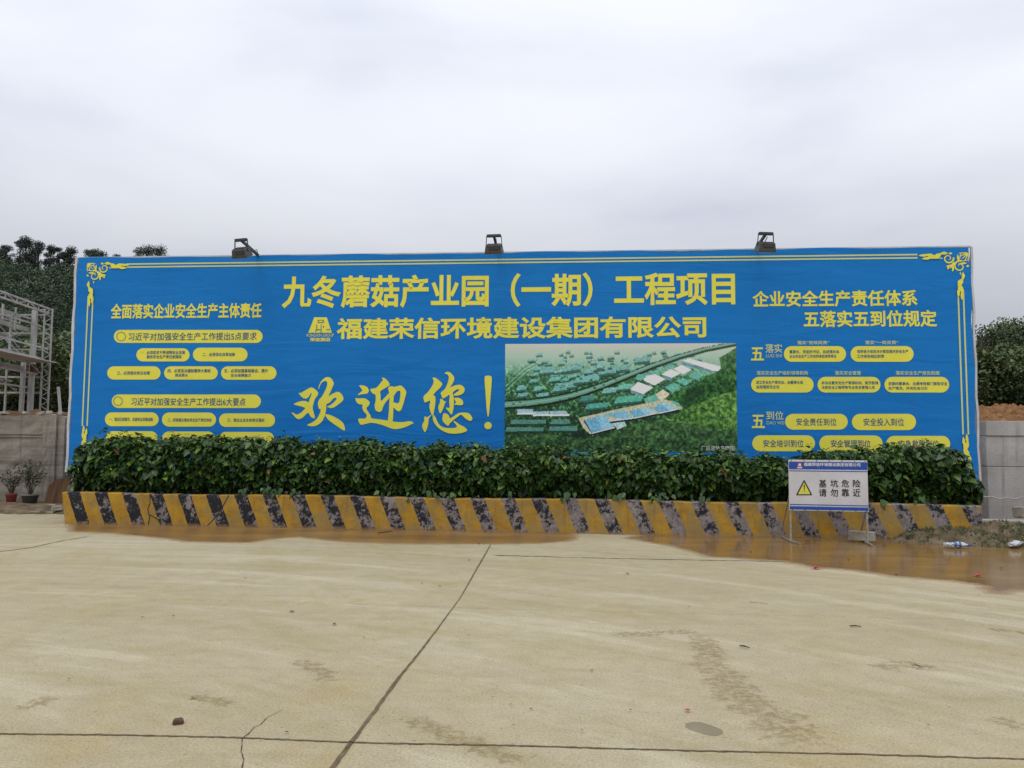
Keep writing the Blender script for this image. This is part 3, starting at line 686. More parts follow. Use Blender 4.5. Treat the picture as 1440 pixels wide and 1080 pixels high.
# headings
lettering('heading_lettering', '全面落实企业安全生产主体责任', (156, 426.4, 368, 448.2), Bp, Y1, PY, bb, 0.028)
lettering('heading_lettering', '企业安全生产责任体系', (1058, 408.2, 1290, 431.6), Bp, Y1, PY, bb, 0.026)
lettering('heading_lettering', '五落实五到位规定', (1130, 436.4, 1317.5, 460.2), Bp, Y1, PY, bb, 0.026)
for (big, small, pin, b5, b2, b3) in (('五', '落实', 'LUO SHI', (1056, 488.6, 1074, 507.0), (1076.3, 483.6, 1099.6, 496.3), (1077, 498, 1099, 502.6)),
                                     ('五', '到位', 'DAO WEI', (1057.3, 583.4, 1075.3, 602.0), (1077.3, 578.2, 1101.6, 590.4), (1078.2, 592.4, 1102.6, 597))):
    lettering('heading_lettering', big, b5, Bp, Y1, PY, bb, 0.022); lettering('heading_lettering', small, b2, Bp, Y1, PP, bb, 0.012)
    lettering('heading_lettering', pin, b3, Bp, Y1, PP, bb, 0.0)
def pill(box, lines, size=None, ring=False):
    """lines = [(text, x0, y0, x1, y1)] in photo coordinates"""
    x0, y0, x1, y1 = box; r = (y1-y0)/2; pts = []
    for k in range(13): a = math.pi/2 + math.pi*k/12; pts.append((x0+r+r*math.cos(a), (y0+y1)/2 - r*math.sin(a)))
    for k in range(13): a = -math.pi/2 + math.pi*k/12; pts.append((x1-r+r*math.cos(a), (y0+y1)/2 - r*math.sin(a)))
    o = poly_obj('text_panel', [pts], Bp, Y1, PY, bb)
    if ring:
        cx, cy = ring; qs = []
        for k in range(16):
            a0, a1 = 2*math.pi*k/16, 2*math.pi*(k+0.72)/16
            qs.append([(cx+6.6*math.cos(a0), cy+6.6*math.sin(a0)), (cx+6.6*math.cos(a1), cy+6.6*math.sin(a1)), (cx+5.7*math.cos(a1), cy+5.7*math.sin(a1)), (cx+5.7*math.cos(a0), cy+5.7*math.sin(a0))])
        poly_obj('ring_mark', qs, Bp, Y2, PB, o)
    for t, a, b, c, d in lines: lettering('panel_lettering', t, (a, b, c, d), Bp, Y2, PB, o, 0.004 if d-b > 8 else 0.012)
pill((160.3, 464, 369.5, 482.3), [('习近平对加强安全生产工作提出5点要求', 181, 467.6, 361.2, 478.6)], ring=(170.8, 473.2))
pill((192, 489.8, 266.8, 508.3), [('一、', 198.5, 495, 202, 496.2), ('必须坚定不移保障安全发展', 206.5, 493.2, 260.5, 498.2), ('狠抓安全生产责任制落实', 206.5, 499.3, 256, 504.3)])
pill((271.5, 489, 348.3, 508.2), [('二、必须深化改革创新', 285, 496, 331, 501)])
pill((151, 515.2, 226, 533.8), [('三、必须强化依法治理', 165, 522, 211, 527)])
pill((231, 515.2, 306.4, 533.8), [('四、必须坚决遏制重特大事故', 236, 518.8, 296.5, 524), ('频发势头', 246.5, 525.3, 264.5, 530)])
pill((311, 515.2, 389, 534), [('五、必须加强基础建设、提升', 315.5, 518.8, 377, 524), ('安全保障能力', 325, 525.5, 353, 530.2)])
pill((157.4, 554.8, 367, 573.8), [('习近平对加强安全生产工作提出6大要点', 185, 559.4, 345.5, 570.4)], ring=(166.4, 564))
pill((147.8, 580, 223.3, 599.3), [('一、强化红线意识、实施安全发展战略', 154, 587, 215.5, 592.2)])
pill((228, 580.2, 304, 600), [('二、抓紧建立健全安全生产责任体系', 236, 588, 298, 593)])
pill((308.2, 581.4, 387, 600.4), [('三、强化企业主体责任落实', 320, 588.2, 372, 593.2)])
pill((149, 606.4, 222, 626), [('四、加快安全监管方面改革创新', 156, 613.6, 210, 618.6)])
pill((228, 606.8, 302.5, 626.4), [('五、全面构建长效机制', 243, 613.8, 290, 618.8)])
pill((308, 607.4, 385.6, 626.8), [('六、领导干部要敢于担当', 322, 614.2, 371, 619.2)])
pill((1102.2, 486.8, 1189.6, 508.8), [('董事长、党组织书记、总经理对本', 1110, 492.2, 1180, 497), ('企业安全生产工作共同承担领导责任', 1110, 498.6, 1176, 503.4)])
pill((1196, 486.8, 1284.6, 508.8), [('领导班子成员对分管范围内安全生产', 1205, 491.8, 1277, 496.6), ('工作承担相应职责', 1205, 498.6, 1243, 503.4)])
pill((1056.2, 530, 1144, 552), [('成立安全生产委员会、由董事长或', 1063, 535.2, 1129, 540), ('总经理担任主任', 1063, 541.6, 1096, 546.4)])
pill((1149.5, 530, 1238, 552), [('依法设置安全生产管理机构、配齐配强', 1155, 536, 1235, 540.6), ('注册安全工程师等专业安全管理人员', 1155, 542.4, 1230, 547)])
pill((1243.6, 530, 1334.6, 552), [('定期向董事会、业绩考核部门报告安全', 1249, 537, 1332, 541.8), ('生产情况、并向社会公示', 1249, 543.6, 1304, 548.2)])
for t, bx_ in (('落实“党政同责”', (1121, 479.2, 1166, 484.6)), ('落实“一岗双责”', (1216.3, 479, 1263, 484.4)), ('落实安全生产组织领导机构', (1064, 521.6, 1136, 527.4)), ('落实安全管理', (1174, 521.6, 1210.5, 527.4)), ('落实安全生产报告制度', (1259.4, 521.6, 1321.4, 527.4))):
    lettering('caption_lettering', t, bx_, Bp, Y1, PP, bb, 0.014)
for t, b4, tx in (('安全责任到位', (1104, 582, 1192, 604.2), (1119.5, 588, 1176, 598.4)), ('安全投入到位', (1197.8, 582, 1288, 604.8), (1214, 588, 1271, 598.6)),
                  ('安全培训到位', (1057.8, 612.2, 1146, 634.6), (1073, 618.2, 1130, 628.6)), ('安全管理到位', (1152, 612.4, 1241, 635), (1168, 618.4, 1224, 628.8)), ('应急救援到位', (1246, 613, 1336, 635.4), (1263, 618.8, 1320, 629.2))):
    pill(b4, [(t, *tx)])
# double border lines and scroll corners, on the board's own axes
def Bi(x, z): return (x, z)
TLx, TLz = Bp(123.5, 369.5); TRx, TRz = Bp(1359.5, 354.5); BLx, BLz = Bp(113, 640); LZ0 = BLz
def hb(x0, x1, z, w): return [(x0, z-w/2), (x1, z-w/2), (x1, z+w/2), (x0, z+w/2)]
def vb(x, z0, z1, w): return [(x-w/2, z0), (x+w/2, z0), (x+w/2, z1), (x-w/2, z1)]
bw = 0.032
zA = Bp(700, 365.2)[1]; zB_ = Bp(700, 369.6)[1]
xa, xb = Bp(120, 510)[0], Bp(126.8, 510)[0]; xc, xd = Bp(1350.2, 500)[0], Bp(1357.6, 500)[0]
zl0, zl1 = Bp(124, 417)[1], Bp(116, 599)[1]; zr0, zr1 = Bp(1350, 408)[1], Bp(1358, 611)[1]
xt0, xt1 = Bp(178, 374)[0], Bp(1290, 360)[0]
poly_obj('border_line', [hb(xt0, xt1, zA, bw), hb(xt0, xt1, zB_, bw), vb(xa, zl1, zl0, bw), vb(xb, zl1, zl0, bw), vb(xc, zr1, zr0, bw), vb(xd, zr1, zr0, bw)], Bi, Y1, PP, bb)
def ribb(pts, w0, w1):
    P = [Vector(p) for p in pts]; n = len(P); L, Rr = [], []
    for i, p in enumerate(P):
        t = (P[min(i+1, n-1)] - P[max(i-1, 0)]).normalized(); s = Vector((-t.y, t.x)); w = w0 + (w1-w0)*i/(n-1)
        L.append(tuple(p + s*w/2)); Rr.append(tuple(p - s*w/2))
    return L + Rr[::-1]
def spiral(cx, cy, r0, r1, a0, a1, w0, w1, n=18):
    return ribb([(cx + (r0+(r1-r0)*k/n)*math.cos(a0+(a1-a0)*k/n), cy + (r0+(r1-r0)*k/n)*math.sin(a0+(a1-a0)*k/n)) for k in range(n+1)], w0, w1)
def lf(x, y, a, l, w):
    c, s = math.cos(R(a)), math.sin(R(a)); q = [(0, 0), (.3, .5), (.7, .38), (1, 0), (.7, -.38), (.3, -.5)]
    return [(x + u*l*c - v*w*s, y + u*l*s + v*w*c) for u, v in q]
def corner(fx, fy, cx, cz, name):
    """scroll ornament drawn in photo-pixel units of the left top corner (u right, v down), mirrored by fx, fy"""
    k = 1/66.0; P = []
    dv = ((xa+xb)/2 if fx > 0 else (xc+xd)/2); dv = (dv-cx)/(fx*k) - 4.6; dh = (cz - (zA+zB_)/2)/(fy*k) - 4.6 if fy > 0 else 0.0
    P += [lf(1, 1, a, 13.5, 1.5) for a in (2, 24, 45, 66, 88)] + [lf(0, 10.5, 12, 12, 1.4), lf(10.5, 0, 78, 12, 1.4)]
    P += [spiral(12.5, 19.5, 8, 2, R(-110), R(340), 2.2, 1.0), spiral(27, 8.5, 7, 2, R(190), R(-250), 2.2, 1.0)]
    P += [lf(3, 15, 5, 12, 2.6), lf(15, 3, 95, 12, 2.8), lf(1, 18, 40, 4, 3), lf(12, 27, 85, 4.5, 1.6), lf(34, 8, 5, 6, 1.4), lf(22, 1, 20, 5, 3)]
    P += [lf(17, 13, 45, 13, 5), lf(22, 18, 10, 9, 3), lf(21, 19, 80, 8, 3), lf(27, 20, 60, 4, 3)]
    for t in (0, 1):     # leafy tails along both border lines
        g_ = (lambda q: [(v+dv, u) for u, v in q]) if t else (lambda q: [(u, v+dh) for u, v in q])
        P += [g_(q) for q in (lf(27, 1, 5, 14, 3.4), lf(36, 2.5, 24, 14, 6.5), lf(43, 5, 10, 13, 5.5), lf(50, 7.5, 4, 12, 4), lf(46, 3, 2, 15, 3.6), lf(39, 8.2, -20, 9, 3), lf(54, 3.6, 2, 12, 3.6), lf(30, -.5, 18, 9, 3))]
    Q = [[(cx + fx*u*k, cz - fy*v*k) for u, v in q] for q in P]
    return poly_obj(name, Q, Bi, Y1, PY, bb)
corner(1, 1, TLx-0.02, TLz, 'corner_ornament'); corner(-1, 1, TRx+0.04, TRz, 'corner_ornament')
corner(1, -1, xa-0.06, zl1-0.98, 'corner_ornament'); corner(-1, -1, xd+0.07, zr1-0.98, 'corner_ornament')

# aerial picture of the park: small printed raster, painted as polygons
def aerial():
    x0, x1, y0, y1 = 710.0, 1036.0, 483.2, 635.0; S = 1.5
    w, h = int((x1-x0)*S), int((y1-y0)*S)
    gx, gy = np.meshgrid(x0 + (np.arange(w)+.5)/S, y0 + (np.arange(h)+.5)/S)
    def nz(sc, sd):
        r = np.random.default_rng(sd); g0 = r.random((int(h/sc)+3, int(w/sc)+3)); yy, xx = np.mgrid[0:h, 0:w]/sc
        iy, ix = yy.astype(int), xx.astype(int); fy, fx = yy-iy, xx-ix
        return (g0[iy, ix]*(1-fx)+g0[iy, ix+1]*fx)*(1-fy) + (g0[iy+1, ix]*(1-fx)+g0[iy+1, ix+1]*fx)*fy
    v = np.clip((gy-y0)/(y1-y0), 0, 1)[..., None]
    def C(*c): return np.array(c, float)
    img = np.where(v < .12, C(196, 196, 182) + (C(165, 190, 172)-C(196, 196, 182))*(v/.12), np.where(v < .3, C(165, 190, 172) + (C(105, 150, 125)-C(165, 190, 172))*((v-.12)/.18), C(84, 122, 98) + (C(34, 58, 42)-C(84, 122, 98))*((v-.3)/.7)))
    n1, n2, n3 = nz(2.2, 1), nz(4.5, 2), nz(11, 3)
    amp = np.clip((v[..., 0]-.14)/.3, 0, 1)
    img = img*(1 + ((n1-.5)*.75 + (n2-.5)*.5)[..., None]*amp[..., None])
    img += (amp*((n2 > .66)*n1)*30)[..., None]*C(1, 1.0, .2)
    def inside(P):
        c = np.zeros((h, w), bool)
        for (ax, ay), (bx_, by) in zip(P, P[1:]+P[:1]):
            if ay == by: continue
            c ^= ((ay > gy) != (by > gy)) & (gx < (bx_-ax)*(gy-ay)/(by-ay) + ax)
        return c
    def fill(P, col, a=1.0, tex=0.12):
        k = inside(P); img[k] = img[k]*(1-a) + (C(*col)*(1 + (n1[k]-.5)[:, None]*tex*2))*a
    def line(P, w_, col, a=1.0):
        for (ax, ay), (bx_, by) in zip(P, P[1:]):
            dx, dy = bx_-ax, by-ay; t = np.clip(((gx-ax)*dx+(gy-ay)*dy)/(dx*dx+dy*dy), 0, 1)
            ww = w_ if not isinstance(w_, tuple) else w_[0] + (w_[1]-w_[0])*((ax-P[0][0])/(P[-1][0]-P[0][0]))
            k = np.hypot(gx-ax-t*dx, gy-ay-t*dy) < ww/2; img[k] = img[k]*(1-a) + C(*col)*a
    def hall(x, y, w_, h_, roof=(120, 165, 158), wall=(70, 105, 98), sk=.5, wh=2.5):
        o = h_*sk; fill([(x-w_/2, y+h_/2), (x+w_/2, y+h_/2-w_*.1), (x+w_/2, y+h_/2-w_*.1+wh), (x-w_/2, y+h_/2+wh)], wall)
        fill([(x-w_/2, y+h_/2), (x-w_/2+o, y-h_/2), (x+w_/2+o, y-h_/2-w_*.1), (x+w_/2, y+h_/2-w_*.1)], roof); fill([(x-w_/2, y+h_/2+wh), (x+w_/2, y+h_/2-w_*.1+wh), (x+w_/2+1, y+h_/2-w_*.1+wh+1.8), (x-w_/2+1, y+h_/2+wh+1.8)], (40, 66, 46), .6)
    for k in range(5): line([(712, 540+k*3.2), (735+k*2, 519+k*1.2), (757+k*4, 506+k*.6)], 1.2, (150, 185, 160) if k % 2 else (70, 120, 92), .7)
    r = np.random.default_rng(5)
    for k in range(120):
        x = r.uniform(745, 985); yy = r.uniform(497, 540) - (x-745)*.10
        if yy < 494: continue
        f = (yy-490)/60; hall(x, yy, r.uniform(6, 13)*(.6+f), r.uniform(2.5, 4.5)*(.6+f), (150-40*f+r.uniform(-12, 12), 188-28*f, 178-28*f), (105-40*f, 140-40*f, 130-40*f), .5, 1.6)
    for a in [(770,522,22,7),(798,520,14,6),(812,518,14,6),(733,546,14,7),(757,547,12,6),(735,556,15,5),(764,556,15,5),(791,545,26,11),(806,541,14,9),(820,534,24,10),(836,532,14,9),(860,522,26,9),(851,524,14,6),(878,518,20,7),(905,507,22,6)]: hall(*a)
    for p in ((815,530),(826,528),(833,526),(850,521),(860,519)): fill(rect(p[0]-2.5, p[1]-1.5, p[0]+2.5, p[1]+1.5), (60, 95, 100))
    road = [(709, 569.5), (745, 567), (775, 563), (800, 558), (828, 549.5), (855, 540), (885, 528), (920, 514), (955, 502), (990, 492), (1036, 483)]
    line([(x, y+2.6) for x, y in road], (10.5, 3.5), (52, 78, 58)); line(road, (7.5, 2.5), (112, 150, 136)); line([(x, y-.4) for x, y in road], .7, (170, 190, 175), .7)
    for (ax, ay), (bx_, by) in zip(road, road[1:]):
        for q in np.arange(0, 1, .07):
            x, yy = ax+(bx_-ax)*q, ay+(by-ay)*q; f = .4 + .6*(yy-480)/90
            for o_, c_ in ((5.4, (30, 52, 34)), (-5.0, (36, 62, 40))): line([(x+r.uniform(-1, 1), yy+o_*f), (x+r.uniform(0, 2), yy+o_*f)], 2.6*f, c_, .85)
    for k in range(260):
        x, yy = r.uniform(712, 950), r.uniform(525, 625)
        if yy < 600 - (x-712)*.30 + 34: line([(x, yy), (x+.8, yy)], r.uniform(1.4, 3.0), (34+r.uniform(0, 40), 60+r.uniform(0, 50), 36), .7)
    for a in [(826,561,20,7,(88,135,128)),(840,572,32,7,(95,155,140)),(858,550,20,7,(130,170,160)),(884,563,38,9,(100,165,145)),(880,545,22,7,(120,170,155)),(905,530,20,6,(110,160,148))]: hall(*a[:4], roof=a[4])
    # long pale apron and blue sheds
    fill([(815, 588), (872, 575), (935, 562), (962, 566), (960, 575), (880, 592), (835, 613), (822, 602)], (176, 174, 150))
    def z1(*q): return [(700+x/6.545, 475+y/6.545) for x, y in q]
    def z2(*q): return [(870+x/6.545, 475+y/6.545) for x, y in q]
    fill(z1((810,755),(1000,705),(1085,825),(880,878)), (118, 164, 184)); fill(z1((920,730),(1000,705),(1085,825),(985,850)), (140, 180, 196)); fill(z1((810,755),(880,878),(885,892),(800,770)), (60, 90, 88))
    fill(z2((-115,705),(75,665),(140,740),(60,752),(-60,725)), (122, 168, 186)); fill(z2((10,675),(75,665),(140,740),(80,748)), (136, 176, 192))
    fill(z2((105,672),(270,640),(350,695),(160,738)), (118, 162, 180)); fill(z2((200,655),(270,640),(350,695),(270,712)), (150, 186, 200))
    fill(z2((310,640),(440,592),(550,655),(385,692)), (120, 164, 184)); fill(z2((400,600),(440,592),(550,655),(480,672)), (150, 186, 198))
    fill(z2((-10,742),(40,732),(88,812),(0,842),(-40,790)), (166, 190, 190))
    for P in (z1((180,660),(330,660),(335,700),(190,702)), z1((335,682),(478,678),(482,712),(340,716)), z1((488,678),(640,672),(665,712),(492,716))): fill(P, (150, 178, 186)); line([P[3], P[2]], 2.4, (206, 204, 198))
    for P in (z1((130,757),(455,755),(450,800),(115,802)), z1((505,752),(670,750),(685,800),(495,802)), z1((490,816),(745,814),(740,862),(472,866)), z1((85,828),(432,826),(428,866),(75,872))): fill(P, (96, 136, 124)); line([P[3], P[2]], 2.2, (52, 78, 72))
    for P in (z1((880,878),(985,850),(1085,825)), z2((-60,765),(40,752),(140,740)), z2((160,738),(255,716),(350,695)), z2((385,692),(480,672),(550,655)), z2((0,842),(88,812))): line([(x, y+1.6) for x, y in P], 3.4, (40, 58, 48)); line(P, 1.3, (214, 216, 208))
    # white factory halls
    for roof, side in ((z2((120,478),(190,408),(330,458),(240,520)), z2((120,478),(240,520),(238,535),(120,510))), (z2((215,360),(350,338),(442,382),(340,440),(250,400)), None), (z2((405,338),(490,292),(582,328),(500,372)), z2((440,352),(500,372),(500,394),(440,390))), (z2((515,288),(590,252),(682,298),(600,338)), None)):
        fill(roof, (212, 210, 204), 1, .05)
        if side: fill(side, (120, 138, 150))
    fill(z2((595,212),(660,195),(945,268),(925,312),(870,306)), (214, 212, 208), 1, .05); fill(z2((590,226),(870,306),(868,324),(592,250)), (110, 138, 150))
    for P in (z2((655,360),(720,308),(802,340),(730,392)), z2((535,402),(600,372),(682,405),(620,438)), z2((430,455),(520,415),(592,455),(500,502)), z2((430,270),(500,245),(550,262),(480,290)), z2((160,378),(230,342),(270,360),(215,400)), z2((245,560),(370,510),(380,580),(260,600)), z2((500,565),(580,590),(580,640),(505,610)), z2((300,320),(380,290),(420,310),(340,340))): fill(P, (112, 168, 152))
    fill(z2((350,520),(420,478),(480,520),(400,590)), (196, 188, 166))
    # wooded hills on the right and below
    def hill(P, base, hi, sd):
        k = inside(P); q = (nz(5, sd)*.6 + nz(2, sd+1)*.4)[k]
        top = np.clip(1 - (gy[k]-min(p[1] for p in P))/55, 0, 1)
        img[k] = C(*base) + (C(*hi)-C(*base))*np.clip(q*1.1 - .15 + top*.22, 0, 1)[:, None]
    hill(z2((1085,95),(1000,150),(930,190),(950,290),(860,340),(760,400),(700,440),(520,500),(470,560),(560,600),(600,650),(1085,500)), (26, 54, 34), (112, 160, 100), 11)
    hill(z2((1085,485),(950,520),(800,580),(640,640),(560,690),(420,740),(560,800),(800,860),(1085,850)), (28, 56, 34), (150, 188, 108), 13)
    hill(z2((-1100,900),(-700,880),(-300,930),(-130,900),(100,800),(420,750),(700,800),(1085,850),(1085,1060),(-1100,1060)), (24, 44, 36), (112, 146, 96), 17)
    fill(z2((640,480),(760,430),(780,520),(640,600),(590,640)), (34, 62, 48), .5)
    dk = np.clip((v-.10)/.25, 0, 1); img = img + dk*((img-112)*.34 - 10)
    img = np.clip(img, 4, 255); lin = np.where(img/255 < .04045, img/255/12.92, ((np.clip(img, 0, 255)/255 + .055)/1.055)**2.4)*1.3
    return lin, (x0, x1, y0, y1), w, h
lin, (ax0, ax1, ay0, ay1), aw, ah = aerial()
X0, X1 = Bp(ax0, 560)[0], Bp(ax1, 560)[0]; Zt, Zb = Bp((ax0+ax1)/2, ay0)[1], Bp((ax0+ax1)/2, ay1)[1]
gx, gz = np.meshgrid(np.linspace(X0, X1, aw), np.linspace(Zt, Zb, ah))
V = np.stack([gx, np.full_like(gx, Y1), gz], -1).reshape(-1, 3)
ii = (np.arange(ah-1)[:, None]*aw + np.arange(aw-1)[None, :]).ravel()
mp_, t_, b_ = new_mat('printed picture'); g_ = G(t_); a_ = g_.n('ShaderNodeAttribute', attribute_name='ink'); g_.l(a_.outputs['Color'], b_.inputs['Base Color']); b_.inputs['Roughness'].default_value = 0.5; b_.inputs['Specular IOR Level'].default_value = 0.35
pic = np_mesh('aerial_picture', V, np.stack([ii, ii+aw, ii+aw+1, ii+1], 1), mp_, bb)
ca = pic.data.color_attributes.new('ink', 'FLOAT_COLOR', 'POINT')
ca.data.foreach_set('color', np.concatenate([np.clip(lin.reshape(-1, 3), 0, .9), np.ones((aw*ah, 1))], 1).astype(np.float32).ravel())
lettering('picture_lettering', '厂区总体鸟瞰图', (986, 626.8, 1032.6, 633.4), Bp, Y2, PW, pic, 0.004)

# ------------------------------------------------------------------ floodlights on arms over the board
def floodlight(px, py, label, tilt, yaw):
    d = ray(px, py); o = Vector((0, 0, CAM_H)); fwd = 0.85
    t = ((BC + bn*fwd) - o).dot(bn)/d.dot(bn); p = o + d*t; loc = p - BC
    lx, lz = loc.dot(bx), loc.z
    root = thing('floodlight', label, 'floodlight', BC + bx*lx + Vector((0, 0, ZT)), B_RZ, 'floodlights along the top of the billboard')
    h = lz - ZT         # height of the cross bar above the board's top edge
    MB().bar((0.0, 0.10, -.10), (0, 0.10, 0.03), 0.04).bar((0, 0.10, 0.02), (0, -fwd+.03, h-.005), 0.045, 0.05).box((0, 0.1, -.12), (.10, .012, .10)).build('arm', M['lamp_dark'], root)
    MB().tube([(.03, .05, -.06), (.05, -.15, .10), (.03, -.45, h*.6-.10), (.04, -fwd+.05, h-.05)], .009, 5).build('cable', M['black'], root)
    rot = Matrix.Rotation(yaw, 3, 'Z'); c = Vector((0, -fwd, h))
    q = lambda x, y, z: c + rot @ Vector((x, y, z))
    MB().box(c, (.285, .07, .055), rot, .008).build('cross_bar', M['lamp_dark'], root)
    mb = MB()
    for s in (-1, 1): mb.bar(q(.15*s, 0, .0), q(.168*s, .03, -.24), 0.014, 0.03)
    mb.build('bracket', M['lamp_dark'], root)
    rt = rot @ Matrix.Rotation(tilt, 3, 'X'); hc = q(0, .03, -.262)
    mb = MB(); mb.box(hc, (.37, .25, .18), rt, .014, 0.82)
    for k in range(7): mb.box(hc + rt @ Vector((-.12+.04*k, 0, .097)), (.010, .17, .016), rt)
    mb.box(hc + rt @ Vector((.02, -.115, .04)), (.22, .03, .08), rt, .006)
    mb.build('lamp_housing', M['lamp_grey'], root)
    MB().box(hc + rt @ Vector((0, 0, -.098)), (.31, .20, .012), rt, .003).build('lamp_glass', M['lamp_glass'], root)
floodlight(339, 337.5, 'floodlight over the left part of the blue billboard, its housing tilted sideways', R(28), R(-14))
floodlight(694.5, 331.6, 'floodlight over the middle of the billboard, nearest the bracketed title words', R(20), R(-5))
floodlight(1077, 328.6, 'floodlight over the right part of the billboard, above the system heading', R(16), R(10))

# ------------------------------------------------------------------ striped barrier with soil behind it
B_A = math.atan(-0.1147); BY = 14.324
def bar_w(s, y=0.0, z=0.0):      # local along/behind the barrier -> world
    return Vector((s*math.cos(B_A) - y*math.sin(B_A), BY + s*math.sin(B_A) + y*math.cos(B_A), z))
br = thing('barrier_wall', 'low concrete kerb wall with yellow and flaking black diagonal stripes', 'barrier', (0, BY, 0), B_A)
nb = 150; prof = [(0.0, -.03), (0.0, 0.02), (B_BAT*.5, B_H*.5), (B_BAT, B_H-.02), (B_BAT+.02, B_H), (B_BAT+.20, B_H), (B_BAT+.215, B_H-.02), (B_BAT+.22, -.03)]
V, Fc = [], []
for i in range(nb+1):
    s = BX0 + (BX1-BX0)*i/nb; dz = 0.010*math.sin(s*1.3) + random.uniform(-.007, .005)
    for k, (y, z) in enumerate(prof):
        V.append((s + (0.11 if i == 0 else 0)*(1 - z/B_H), y + random.uniform(-.003, .003), z + (dz if z > .5 else 0)))
    if i:
        for k in range(7): a = (i-1)*8 + k; Fc.append((a, a+1, a+9, a+8)[::-1])
Fc += [tuple(range(8)), tuple(range(nb*8, nb*8+8))[::-1]]
obj('wall', V, Fc, M['barrier'], br)
def crack_part(pts):
    mb = MB()
    for a, b in zip(pts, pts[1:]): mb.bar(a, b, 0.014, 0.014, (0, 1, 0))
    mb.build('crack', M['crack'], br)
def face(s, z): return (s, B_BAT*z/B_H + 0.002, z)
sA, sB = -6.86, -5.52
crack_part([face(sA, .58), face(sA+.02, .42), face(sA-.02, .3), face(sA+.03, .15), face(sA+.01, .02)])
crack_part([face(sB+.22, .58), face(sB+.12, .38), face(sB+.02, .22), face(sB-.10, .08), face(sB-.16, .02)])
crack_part([face(sA+.03, .2), face(sA+.2, .12), face(sA+.26, .02)])
# soil bed that the hedge stands in
nb = 60; V, Fc = [], []
for i in range(nb+1):
    s = BX0 + .05 + (BX1-BX0-.1)*i/nb
    for y, z in ((B_BAT+.21, .50), (.7, .54), (1.2, .5), (1.75, .3), (2.2, -.02)):
        V.append((s, y, z + random.uniform(-.03, .03) if z > 0 else z))
    if i:
        for k in range(4): a = (i-1)*5 + k; Fc.append((a, a+5, a+6, a+1))
so = obj('soil_bed', V, Fc, M['soil'], br, True)

# ------------------------------------------------------------------ hedge
hg = thing('hedge', 'dense dark green broadleaf hedge clipped along the striped kerb wall', 'hedge', (0, BY, 0), B_A)
HX0, HX1 = -8.56, 7.90
def hedge_sz(px, py, yl=.55):    # a photo point brought onto the hedge's middle plane
    o = bar_w(0, yl); n = Vector((-math.sin(B_A), math.cos(B_A), 0)); c0 = Vector((0, 0, CAM_H)); d = ray(px, py)
    p = c0 + d*((o-c0).dot(n)/d.dot(n)) - o
    return p.dot(Vector((math.cos(B_A), math.sin(B_A), 0))), p.z
prof_h = [hedge_sz(*q) for q in ((95, 634), (120, 622), (160, 613), (230, 615), (300, 612), (350, 616), (400, 616), (480, 618), (560, 621), (640, 625), (700, 625), (760, 629), (820, 630), (880, 633), (940, 632), (1000, 635), (1050, 637), (1110, 640), (1150, 637), (1180, 632), (1210, 627), (1262, 624), (1300, 626), (1330, 625), (1352, 636), (1372, 652))]
PS, PZ = np.array([q[0] for q in prof_h]), np.array([q[1] for q in prof_h])
def top_h(s):
    return np.interp(s, PS, PZ) - .065 + .035*np.sin(s*3.7) + .03*np.sin(s*8.3+1) + .02*np.sin(s*17.1)
